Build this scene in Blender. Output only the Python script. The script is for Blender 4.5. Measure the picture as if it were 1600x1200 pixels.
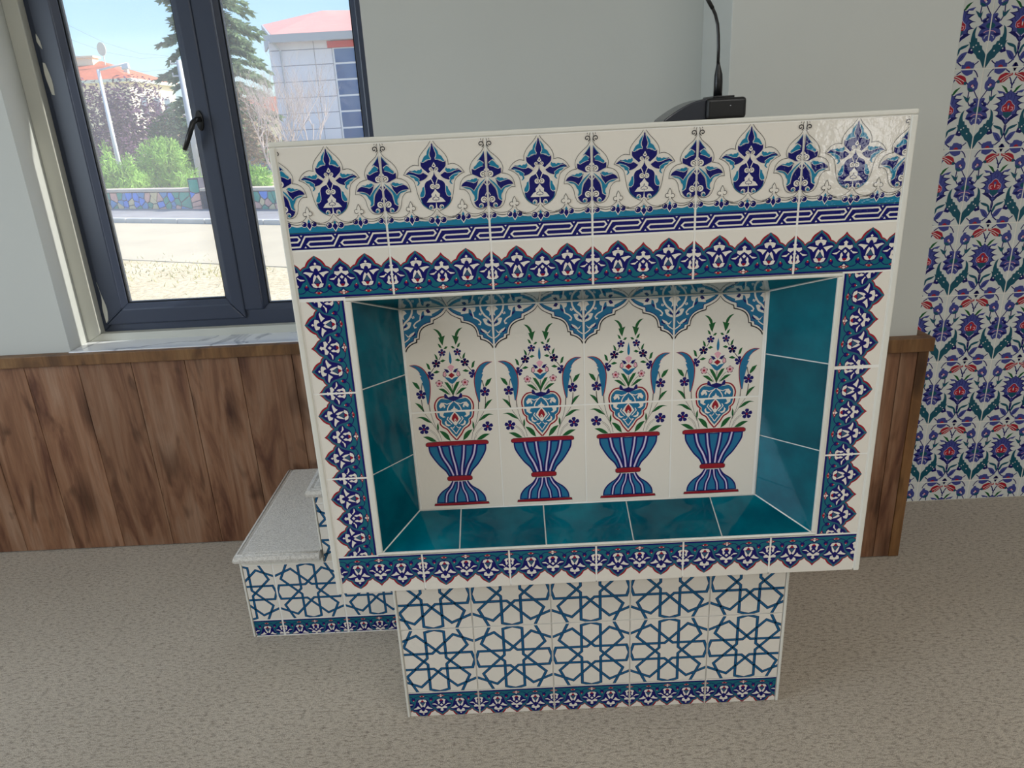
import bpy, bmesh, math, random
from mathutils import Vector, Matrix
from mathutils.geometry import tessellate_polygon

for _o in list(bpy.data.objects):
    bpy.data.objects.remove(_o, do_unlink=True)
SC = bpy.context.scene
COL = SC.collection

# ------------------------------------------------------------------ camera
CAM_POS = Vector((-0.1633, -1.4479, 1.4981))
RIGHT = Vector((0.99858, -0.0094, -0.0495)); UPV = Vector((0.0495, 0.3367, 0.9403))
FWD = UPV.cross(RIGHT).normalized(); RIGHT = FWD.cross(UPV).normalized(); UPV = RIGHT.cross(FWD).normalized()
cam_d = bpy.data.cameras.new('camera'); cam = bpy.data.objects.new('camera', cam_d); COL.objects.link(cam)
cam_d.sensor_fit = 'HORIZONTAL'; cam_d.sensor_width = 36.0; cam_d.lens = 36.0 * 1126.04 / 1600.0
cam_d.clip_start = 0.02; cam_d.clip_end = 600
M = Matrix.Identity(4)
for i in range(3):
    M[i][0] = RIGHT[i]; M[i][1] = UPV[i]; M[i][2] = -FWD[i]; M[i][3] = CAM_POS[i]
cam.matrix_world = M
SC.camera = cam

# ------------------------------------------------------------------ sky, sun, lamps, exposure
SUN_AZ = math.radians(12.0); SUN_EL = math.radians(38)
SKY_STRENGTH = 0.29; SUN_POWER = 7.2
world = bpy.data.worlds.new('World'); SC.world = world; world.use_nodes = True
wn = world.node_tree; wn.nodes.clear()
wo = wn.nodes.new('ShaderNodeOutputWorld'); wb = wn.nodes.new('ShaderNodeBackground'); ws = wn.nodes.new('ShaderNodeTexSky')
ws.sky_type = 'NISHITA'; ws.sun_disc = False; ws.sun_elevation = SUN_EL
ws.sun_rotation = math.pi / 2 - SUN_AZ; ws.air_density = 1.0; ws.dust_density = 1.5; ws.ozone_density = 4.0
wb.inputs[1].default_value = SKY_STRENGTH
wn.links.new(ws.outputs[0], wb.inputs[0]); wn.links.new(wb.outputs[0], wo.inputs[0])

def lamp(name, kind, loc, aim, power, color, size=None, size_y=None):
    d = bpy.data.lights.new(name, kind); d.energy = power; d.color = color
    if kind == 'AREA':
        d.shape = 'RECTANGLE'; d.size = size; d.size_y = size_y
    o = bpy.data.objects.new(name, d); COL.objects.link(o); o.location = loc
    o.rotation_euler = Vector(aim).to_track_quat('-Z', 'Y').to_euler()
    return o
to_sun = Vector((math.cos(SUN_AZ) * math.cos(SUN_EL), math.sin(SUN_AZ) * math.cos(SUN_EL), math.sin(SUN_EL)))
sun = lamp('sun', 'SUN', (20, 4, 20), -to_sun, SUN_POWER, (1.0, 0.95, 0.86)); sun.data.angle = math.radians(0.6)
# daylight through the room's other windows (behind and beside the camera)
lamp('daylight_rear_opening', 'AREA', (3.36, -5.97, 1.22), (0, 1, 0), 7, (0.97, 0.98, 1.0), 0.55, 0.72)
lamp('daylight_left_window', 'AREA', (-3.47, -1.3, 1.6), (1, 0, 0), 48, (0.80, 0.90, 1.0), 1.8, 1.5)
# fill lights added under the ceiling, out of view, to brighten the room
for lx, ly, lp in ((-0.4, -3.4, 27), (1.3, -1.5, 13), (1.3, -3.6, 30), (3.0, -1.5, 9)):
    lamp('added_ceiling_fill', 'AREA', (lx, ly, 2.93), (0, 0, -1), lp, (1.0, 0.985, 0.96), 1.2, 0.6)
SC.view_settings.view_transform = 'Standard'; SC.view_settings.look = 'None'
SC.view_settings.exposure = 0.0; SC.view_settings.gamma = 1.0; SC.view_settings.use_curve_mapping = False

# ------------------------------------------------------------------ helpers
def srgb(r, g, b):
    f = lambda c: (c / 255 / 12.92) if c / 255 <= 0.04045 else ((c / 255 + 0.055) / 1.055) ** 2.4
    return (f(r), f(g), f(b), 1.0)

def tag(o, label=None, cat=None, group=None, kind=None):
    if label: o['label'] = label
    if cat: o['category'] = cat
    if group: o['group'] = group
    if kind: o['kind'] = kind
    return o

def link(name, me, parent=None, loc=None):
    o = bpy.data.objects.new(name, me); COL.objects.link(o)
    if parent is not None: o.parent = parent
    if loc is not None: o.location = loc
    return o

def empty(name, loc, label=None, cat=None, group=None, kind=None):
    o = bpy.data.objects.new(name, None); COL.objects.link(o); o.location = loc; o.empty_display_size = 0.1
    return tag(o, label, cat, group, kind)

def rel(parent):
    """world -> parent-local offset (parents are unrotated empties or unmoved meshes)."""
    v = Vector((0, 0, 0)); p = parent
    while p is not None:
        v += Vector(p.location); p = p.parent
    return v

class MB:
    """collects shapes (world coordinates) and links them as one mesh object."""
    def __init__(s): s.v = []; s.f = []; s.m = []
    def poly(s, pts, mi=0):
        n = len(s.v); s.v += [tuple(p) for p in pts]; s.f.append(list(range(n, n + len(pts)))); s.m.append(mi)
    def box(s, x0, x1, y0, y1, z0, z1, mi=0):
        n = len(s.v)
        s.v += [(x, y, z) for z in (z0, z1) for y in (y0, y1) for x in (x0, x1)]
        for f in ((0, 2, 3, 1), (4, 5, 7, 6), (0, 1, 5, 4), (2, 6, 7, 3), (0, 4, 6, 2), (1, 3, 7, 5)):
            s.f.append([n + i for i in f]); s.m.append(mi)
    def hexa(s, a, b, mi=0):
        """prism from ring a to ring b (same count)."""
        n = len(s.v); k = len(a); s.v += [tuple(p) for p in a] + [tuple(p) for p in b]
        s.f.append(list(range(n + k - 1, n - 1, -1))); s.f.append(list(range(n + k, n + 2 * k))); s.m += [mi, mi]
        for i in range(k):
            j = (i + 1) % k; s.f.append([n + i, n + j, n + k + j, n + k + i]); s.m.append(mi)
    def tube(s, pts, rad, seg=8, mi=0, cap=True):
        pts = [Vector(p) for p in pts]; n0 = len(s.v); up = None
        for i, p in enumerate(pts):
            t = (pts[min(i + 1, len(pts) - 1)] - pts[max(i - 1, 0)])
            if t.length < 1e-9: t = Vector((0, 0, 1))
            t.normalize()
            if up is None:
                up = Vector((0, 1, 0)) if abs(t.y) < 0.9 else Vector((1, 0, 0))
            a = t.cross(up).normalized(); b = a.cross(t).normalized(); up = b
            r = rad[i] if isinstance(rad, (list, tuple)) else rad
            for k in range(seg):
                w = 2 * math.pi * k / seg
                s.v.append(tuple(p + a * (r * math.cos(w)) + b * (r * math.sin(w))))
        for i in range(len(pts) - 1):
            for k in range(seg):
                j = (k + 1) % seg; a0 = n0 + i * seg
                s.f.append([a0 + k, a0 + j, a0 + seg + j, a0 + seg + k]); s.m.append(mi)
        if cap:
            s.f.append([n0 + k for k in range(seg)]); s.m.append(mi)
            e = n0 + (len(pts) - 1) * seg
            s.f.append([e + k for k in range(seg - 1, -1, -1)]); s.m.append(mi)
    def mesh(s, name, mats, off=(0, 0, 0), smooth=False, fix=True):
        me = bpy.data.meshes.new(name)
        ox, oy, oz = off
        me.from_pydata([(x - ox, y - oy, z - oz) for x, y, z in s.v], [], s.f)
        if not isinstance(mats, (list, tuple)): mats = [mats]
        for m in mats: me.materials.append(m)
        me.polygons.foreach_set('material_index', s.m)
        if fix:
            bm = bmesh.new(); bm.from_mesh(me); bmesh.ops.recalc_face_normals(bm, faces=bm.faces); bm.to_mesh(me); bm.free()
        if smooth: me.polygons.foreach_set('use_smooth', [True] * len(me.polygons))
        me.update(); return me
    def build(s, name, mats, parent=None, smooth=False, bevel=0, segs=2, fix=True, loc=None):
        if parent is not None:
            off = rel(parent); o = link(name, s.mesh(name, mats, off, smooth, fix), parent)
        else:
            off = loc or (0, 0, 0); o = link(name, s.mesh(name, mats, off, smooth, fix)); o.location = off
        if bevel:
            b = o.modifiers.new('bevel', 'BEVEL'); b.width = bevel; b.segments = segs; b.limit_method = 'ANGLE'
            b.angle_limit = math.radians(40); b.harden_normals = False
        return o

# ------------------------------------------------------------------ materials
MATS = {}
def base_mat(name):
    m = bpy.data.materials.new(name); m.use_nodes = True; MATS[name] = m
    nt = m.node_tree; nt.nodes.clear()
    out = nt.nodes.new('ShaderNodeOutputMaterial'); b = nt.nodes.new('ShaderNodeBsdfPrincipled')
    nt.links.new(b.outputs[0], out.inputs[0])
    return m, nt, b, out
def N(nt, t, **kw):
    n = nt.nodes.new(t)
    for k, v in kw.items():
        if k.startswith('i_'):
            key = k[2:]; n.inputs[int(key) if key.isdigit() else key.replace('_', ' ')].default_value = v
        else: setattr(n, k, v)
    return n
def simple(name, rgb, rough=0.5, spec=0.5, metal=0.0, var=0.0, scale=8.0, bump=0.0, bscale=200.0):
    m, nt, b, out = base_mat(name); c = srgb(*rgb)
    b.inputs['Base Color'].default_value = c; b.inputs['Roughness'].default_value = rough
    b.inputs['Specular IOR Level'].default_value = spec; b.inputs['Metallic'].default_value = metal
    if var or bump:
        tc = N(nt, 'ShaderNodeTexCoord')
    if var:
        no = N(nt, 'ShaderNodeTexNoise', i_Scale=scale, i_Detail=5.0); nt.links.new(tc.outputs['Object'], no.inputs['Vector'])
        cr = N(nt, 'ShaderNodeValToRGB')
        cr.color_ramp.elements[0].position = 0.3; cr.color_ramp.elements[1].position = 0.7
        cr.color_ramp.elements[0].color = [x * (1 - var) for x in c[:3]] + [1]
        cr.color_ramp.elements[1].color = [min(1, x * (1 + var)) for x in c[:3]] + [1]
        nt.links.new(no.outputs[0], cr.inputs[0]); nt.links.new(cr.outputs[0], b.inputs['Base Color'])
    if bump:
        n2 = N(nt, 'ShaderNodeTexNoise', i_Scale=bscale, i_Detail=3.0); nt.links.new(tc.outputs['Object'], n2.inputs['Vector'])
        bp = N(nt, 'ShaderNodeBump', i_Strength=bump, i_Distance=0.002); nt.links.new(n2.outputs[0], bp.inputs['Height'])
        nt.links.new(bp.outputs[0], b.inputs['Normal'])
    return m

def glaze(name, rgb, rough=0.07, mottled=0.0, wave=0.13):
    m, nt, b, out = base_mat(name); c = srgb(*rgb)
    b.inputs['Base Color'].default_value = c; b.inputs['Roughness'].default_value = rough
    b.inputs['Specular IOR Level'].default_value = 0.36
    tc = N(nt, 'ShaderNodeTexCoord')
    n2 = N(nt, 'ShaderNodeTexNoise', i_Scale=75.0, i_Detail=2.0); nt.links.new(tc.outputs['Object'], n2.inputs['Vector'])
    bp = N(nt, 'ShaderNodeBump', i_Strength=wave, i_Distance=0.004); nt.links.new(n2.outputs[0], bp.inputs['Height'])
    nt.links.new(bp.outputs[0], b.inputs['Normal'])
    if mottled:
        oi = N(nt, 'ShaderNodeObjectInfo'); ad = N(nt, 'ShaderNodeVectorMath', operation='ADD'); sc = N(nt, 'ShaderNodeVectorMath', operation='SCALE')
        sc.inputs['Scale'].default_value = 13.0
        cx = N(nt, 'ShaderNodeCombineXYZ'); nt.links.new(oi.outputs['Random'], cx.inputs[0]); nt.links.new(oi.outputs['Random'], cx.inputs[1])
        nt.links.new(cx.outputs[0], sc.inputs[0]); nt.links.new(tc.outputs['Object'], ad.inputs[0]); nt.links.new(sc.outputs[0], ad.inputs[1])
        no = N(nt, 'ShaderNodeTexNoise', i_Scale=9.0, i_Detail=4.0, i_Roughness=0.55); nt.links.new(ad.outputs[0], no.inputs['Vector'])
        cr = N(nt, 'ShaderNodeValToRGB'); cr.color_ramp.elements[0].position = 0.35; cr.color_ramp.elements[1].position = 0.68
        cr.color_ramp.elements[0].color = [x * (1 - mottled) for x in c[:3]] + [1]
        cr.color_ramp.elements[1].color = [min(1, c[0] * (1 + mottled)), min(1, c[1] * (1 + mottled)), min(1, c[2] * (1 + mottled * 0.6)), 1]
        nt.links.new(no.outputs[0], cr.inputs[0])
        mx = N(nt, 'ShaderNodeMixRGB', blend_type='MULTIPLY'); mx.inputs[0].default_value = 1.0
        mp = N(nt, 'ShaderNodeMapRange'); mp.inputs[3].default_value = 0.8; mp.inputs[4].default_value = 1.15
        nt.links.new(oi.outputs['Random'], mp.inputs[0])
        nt.links.new(cr.outputs[0], mx.inputs[1]); nt.links.new(mp.outputs[0], mx.inputs[2]); nt.links.new(mx.outputs[0], b.inputs['Base Color'])
    return m

G = {k: glaze('glaze_' + k, c) for k, c in dict(
    cream=(231, 225, 214), navy=(8, 9, 98), turq=(26, 124, 158), teal=(14, 100, 118), slate=(48, 84, 112), red=(148, 22, 40),
    line=(44, 40, 44), azure=(24, 110, 152), lilac=(206, 196, 226), pink=(226, 168, 182), green=(18, 92, 46), violet=(74, 80, 158),
    strap=(22, 92, 136), strapdark=(12, 38, 80), wteal=(16, 84, 104), wred=(172, 32, 50), wviolet=(66, 74, 150), wcream=(222, 226, 224)).items()}
M_TEALTILE = glaze('glaze_plain_teal', (0, 92, 112), 0.06, 0.32, 0.03)
M_GROUT = simple('grout_white', (238, 236, 230), 0.7, 0.3)
M_TRIM = simple('white_plastic_trim', (226, 224, 214), 0.3, 0.5)
M_WHITEGLAZE = glaze('glaze_side_white', (228, 222, 212))

def wall_mat():
    return simple('painted_plaster', (206, 208, 203), 0.8, 0.25, var=0.02, scale=2.0, bump=0.06, bscale=120.0)
M_WALL = wall_mat()
M_CEIL = simple('ceiling_paint', (232, 231, 226), 0.9, 0.2)

def carpet_mat(name, c0, c1, scale=1.0, pile=0.75):
    m, nt, b, out = base_mat(name)
    b.inputs['Roughness'].default_value = 0.95; b.inputs['Specular IOR Level'].default_value = 0.1
    b.inputs['Sheen Weight'].default_value = 0.25
    geo = N(nt, 'ShaderNodeNewGeometry')
    mp = N(nt, 'ShaderNodeMapping'); mp.inputs['Scale'].default_value = (1.0, 2.6, 1.0)
    nt.links.new(geo.outputs['Position'], mp.inputs[0])
    n1 = N(nt, 'ShaderNodeTexNoise', i_Scale=58.0 * scale, i_Detail=9.0, i_Roughness=0.75); nt.links.new(mp.outputs[0], n1.inputs['Vector'])
    n2 = N(nt, 'ShaderNodeTexNoise', i_Scale=420.0, i_Detail=2.0); nt.links.new(geo.outputs['Position'], n2.inputs['Vector'])
    n3 = N(nt, 'ShaderNodeTexNoise', i_Scale=1.3, i_Detail=3.0); nt.links.new(geo.outputs['Position'], n3.inputs['Vector'])
    cr = N(nt, 'ShaderNodeValToRGB'); e = cr.color_ramp.elements
    e[0].position = 0.36; e[0].color = srgb(*c0); e[1].position = 0.52; e[1].color = srgb(*c1)
    nt.links.new(n1.outputs[0], cr.inputs[0])
    mx = N(nt, 'ShaderNodeMixRGB', blend_type='MULTIPLY'); mx.inputs[0].default_value = pile
    c2 = N(nt, 'ShaderNodeValToRGB'); c2.color_ramp.elements[0].color = (0.45, 0.45, 0.45, 1); c2.color_ramp.elements[0].position = 0.3
    c2.color_ramp.elements[1].color = (1.25, 1.25, 1.25, 1); c2.color_ramp.elements[1].position = 0.65
    nt.links.new(n2.outputs[0], c2.inputs[0]); nt.links.new(cr.outputs[0], mx.inputs[1]); nt.links.new(c2.outputs[0], mx.inputs[2])
    m3 = N(nt, 'ShaderNodeMixRGB', blend_type='MULTIPLY'); m3.inputs[0].default_value = 0.35
    c3 = N(nt, 'ShaderNodeValToRGB'); c3.color_ramp.elements[0].color = (0.6, 0.58, 0.55, 1); c3.color_ramp.elements[0].position = 0.3; c3.color_ramp.elements[1].position = 0.7
    nt.links.new(n3.outputs[0], c3.inputs[0]); nt.links.new(mx.outputs[0], m3.inputs[1]); nt.links.new(c3.outputs[0], m3.inputs[2])
    nt.links.new(m3.outputs[0], b.inputs['Base Color'])
    add = N(nt, 'ShaderNodeMath', operation='ADD'); nt.links.new(n2.outputs[0], add.inputs[0]); nt.links.new(n1.outputs[0], add.inputs[1])
    bp = N(nt, 'ShaderNodeBump', i_Strength=0.55, i_Distance=0.006); nt.links.new(add.outputs[0], bp.inputs['Height'])
    nt.links.new(bp.outputs[0], b.inputs['Normal'])
    return m
M_CARPET = carpet_mat('loop_carpet', (140, 126, 110), (208, 196, 178))
M_STEPCARPET = carpet_mat('step_carpet', (196, 190, 180), (244, 240, 232), 2.2, 0.4)

def wood_mat(name, cols, rough=0.42, grain=1.0):
    m, nt, b, out = base_mat(name)
    b.inputs['Roughness'].default_value = rough; b.inputs['Specular IOR Level'].default_value = 0.4
    geo = N(nt, 'ShaderNodeNewGeometry'); oi = N(nt, 'ShaderNodeObjectInfo')
    cx = N(nt, 'ShaderNodeCombineXYZ'); mm = N(nt, 'ShaderNodeMath', operation='MULTIPLY'); mm.inputs[1].default_value = 37.0
    nt.links.new(oi.outputs['Random'], mm.inputs[0]); nt.links.new(mm.outputs[0], cx.inputs[0]); nt.links.new(mm.outputs[0], cx.inputs[2])
    ad = N(nt, 'ShaderNodeVectorMath', operation='ADD'); nt.links.new(geo.outputs['Position'], ad.inputs[0]); nt.links.new(cx.outputs[0], ad.inputs[1])
    mp = N(nt, 'ShaderNodeMapping'); mp.inputs['Scale'].default_value = (9.0 * grain, 9.0 * grain, 1.15)
    nt.links.new(ad.outputs[0], mp.inputs[0])
    n1 = N(nt, 'ShaderNodeTexNoise', i_Scale=1.3, i_Detail=7.0, i_Roughness=0.6, i_Distortion=1.2); nt.links.new(mp.outputs[0], n1.inputs['Vector'])
    mp2 = N(nt, 'ShaderNodeMapping'); mp2.inputs['Scale'].default_value = (60.0, 60.0, 2.0); nt.links.new(ad.outputs[0], mp2.inputs[0])
    n2 = N(nt, 'ShaderNodeTexNoise', i_Scale=1.5, i_Detail=4.0, i_Distortion=0.6); nt.links.new(mp2.outputs[0], n2.inputs['Vector'])
    mp3 = N(nt, 'ShaderNodeMapping'); mp3.inputs['Scale'].default_value = (10.0, 10.0, 3.4); nt.links.new(ad.outputs[0], mp3.inputs[0])
    v = N(nt, 'ShaderNodeTexNoise', i_Scale=0.8, i_Detail=2.0, i_Distortion=1.6); nt.links.new(mp3.outputs[0], v.inputs['Vector'])
    cr = N(nt, 'ShaderNodeValToRGB'); e = cr.color_ramp.elements
    e[0].position = 0.34; e[0].color = srgb(*cols[0]); e[1].position = 0.68; e[1].color = srgb(*cols[2])
    k = e.new(0.5); k.color = srgb(*cols[1])
    nt.links.new(n1.outputs[0], cr.inputs[0])
    c2 = N(nt, 'ShaderNodeValToRGB'); c2.color_ramp.elements[0].color = (0.62, 0.6, 0.58, 1); c2.color_ramp.elements[0].position = 0.35
    c2.color_ramp.elements[1].color = (1.1, 1.1, 1.1, 1); c2.color_ramp.elements[1].position = 0.6
    nt.links.new(n2.outputs[0], c2.inputs[0])
    mx = N(nt, 'ShaderNodeMixRGB', blend_type='MULTIPLY'); mx.inputs[0].default_value = 0.42
    nt.links.new(cr.outputs[0], mx.inputs[1]); nt.links.new(c2.outputs[0], mx.inputs[2])
    c3 = N(nt, 'ShaderNodeValToRGB'); c3.color_ramp.elements[0].color = (0.28, 0.24, 0.22, 1); c3.color_ramp.elements[0].position = 0.27
    c3.color_ramp.elements[1].color = (1, 1, 1, 1); c3.color_ramp.elements[1].position = 0.42
    nt.links.new(v.outputs[0], c3.inputs[0])
    m2 = N(nt, 'ShaderNodeMixRGB', blend_type='MULTIPLY'); m2.inputs[0].default_value = 0.85
    nt.links.new(mx.outputs[0], m2.inputs[1]); nt.links.new(c3.outputs[0], m2.inputs[2])
    mp4 = N(nt, 'ShaderNodeMapping'); mp4.inputs['Scale'].default_value = (5.5, 5.5, 1.7); nt.links.new(ad.outputs[0], mp4.inputs[0])
    dn_ = N(nt, 'ShaderNodeTexNoise', i_Scale=2.0, i_Detail=3.0); nt.links.new(mp4.outputs[0], dn_.inputs['Vector'])
    mxv = N(nt, 'ShaderNodeMixRGB'); mxv.inputs[0].default_value = .12; nt.links.new(mp4.outputs[0], mxv.inputs[1]); nt.links.new(dn_.outputs[1], mxv.inputs[2])
    vo = N(nt, 'ShaderNodeTexVoronoi', i_Scale=0.9); nt.links.new(mxv.outputs[0], vo.inputs['Vector'])
    c4 = N(nt, 'ShaderNodeValToRGB'); c4.color_ramp.elements[0].color = (0.2, 0.15, 0.13, 1); c4.color_ramp.elements[0].position = 0.05
    c4.color_ramp.elements[1].color = (1, 1, 1, 1); c4.color_ramp.elements[1].position = 0.2; nt.links.new(vo.outputs['Distance'], c4.inputs[0])
    m4 = N(nt, 'ShaderNodeMixRGB', blend_type='MULTIPLY'); m4.inputs[0].default_value = 0.8; nt.links.new(m2.outputs[0], m4.inputs[1]); nt.links.new(c4.outputs[0], m4.inputs[2]); m2 = m4
    hv = N(nt, 'ShaderNodeHueSaturation'); mr = N(nt, 'ShaderNodeMapRange'); mr.inputs[3].default_value = 0.88; mr.inputs[4].default_value = 1.2
    nt.links.new(oi.outputs['Random'], mr.inputs[0]); nt.links.new(mr.outputs[0], hv.inputs['Value']); nt.links.new(m2.outputs[0], hv.inputs['Color'])
    nt.links.new(hv.outputs[0], b.inputs['Base Color'])
    bp = N(nt, 'ShaderNodeBump', i_Strength=0.12, i_Distance=0.002); nt.links.new(n2.outputs[0], bp.inputs['Height']); nt.links.new(bp.outputs[0], b.inputs['Normal'])
    return m
M_PLANK = wood_mat('walnut_plank', ((98, 62, 46), (142, 102, 76), (162, 128, 104)))
M_CAPWOOD = wood_mat('oak_cap', ((88, 60, 36), (122, 86, 52), (140, 106, 68)), 0.45, 0.5)
M_ANTHRA = simple('anthracite_frame', (58, 66, 84), 0.32, 0.5, bump=0.03, bscale=300)
M_GASKET = simple('black_gasket', (20, 22, 26), 0.6, 0.3)
M_BLACK = simple('black_plastic', (14, 14, 16), 0.35, 0.5, bump=0.05, bscale=600)
M_BLACKMETAL = simple('black_metal', (12, 12, 14), 0.3, 0.6)
M_SILVER = simple('silver_print', (190, 192, 196), 0.35, 0.5)

def marble_mat():
    m, nt, b, out = base_mat('white_marble'); b.inputs['Roughness'].default_value = 0.12
    tc = N(nt, 'ShaderNodeNewGeometry'); n = N(nt, 'ShaderNodeTexNoise', i_Scale=3.5, i_Detail=6.0, i_Distortion=1.8); nt.links.new(tc.outputs['Position'], n.inputs['Vector'])
    cr = N(nt, 'ShaderNodeValToRGB'); e = cr.color_ramp.elements
    e[0].position = 0.46; e[0].color = srgb(232, 234, 238); e[1].position = 0.54; e[1].color = srgb(236, 238, 240)
    k = e.new(0.5); k.color = srgb(176, 180, 190)
    nt.links.new(n.outputs[0], cr.inputs[0]); nt.links.new(cr.outputs[0], b.inputs['Base Color']); return m
M_MARBLE = marble_mat()

def pane_mat():
    m = bpy.data.materials.new('window_glass'); m.use_nodes = True; nt = m.node_tree; nt.nodes.clear()
    out = N(nt, 'ShaderNodeOutputMaterial'); tr = N(nt, 'ShaderNodeBsdfTransparent'); tr.inputs[0].default_value = (0.97, 0.985, 0.99, 1)
    gl = N(nt, 'ShaderNodeBsdfGlossy'); gl.inputs['Roughness'].default_value = 0.02
    fr = N(nt, 'ShaderNodeFresnel'); fr.inputs[0].default_value = 1.45
    tl = N(nt, 'ShaderNodeBsdfTranslucent'); tl.inputs[0].default_value = (0.9, 0.92, 0.95, 1)
    m0 = N(nt, 'ShaderNodeMixShader'); m0.inputs[0].default_value = 0.10
    nt.links.new(tr.outputs[0], m0.inputs[1]); nt.links.new(tl.outputs[0], m0.inputs[2])
    ge = N(nt, 'ShaderNodeNewGeometry'); iv = N(nt, 'ShaderNodeMath', operation='SUBTRACT'); iv.inputs[0].default_value = 1.0
    nt.links.new(ge.outputs['Backfacing'], iv.inputs[1]); ml = N(nt, 'ShaderNodeMath', operation='MULTIPLY')
    nt.links.new(fr.outputs[0], ml.inputs[0]); nt.links.new(iv.outputs[0], ml.inputs[1])
    m1 = N(nt, 'ShaderNodeMixShader'); nt.links.new(ml.outputs[0], m1.inputs[0]); nt.links.new(m0.outputs[0], m1.inputs[1]); nt.links.new(gl.outputs[0], m1.inputs[2])
    nt.links.new(m1.outputs[0], out.inputs[0]); return m
M_PANE = pane_mat()

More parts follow.
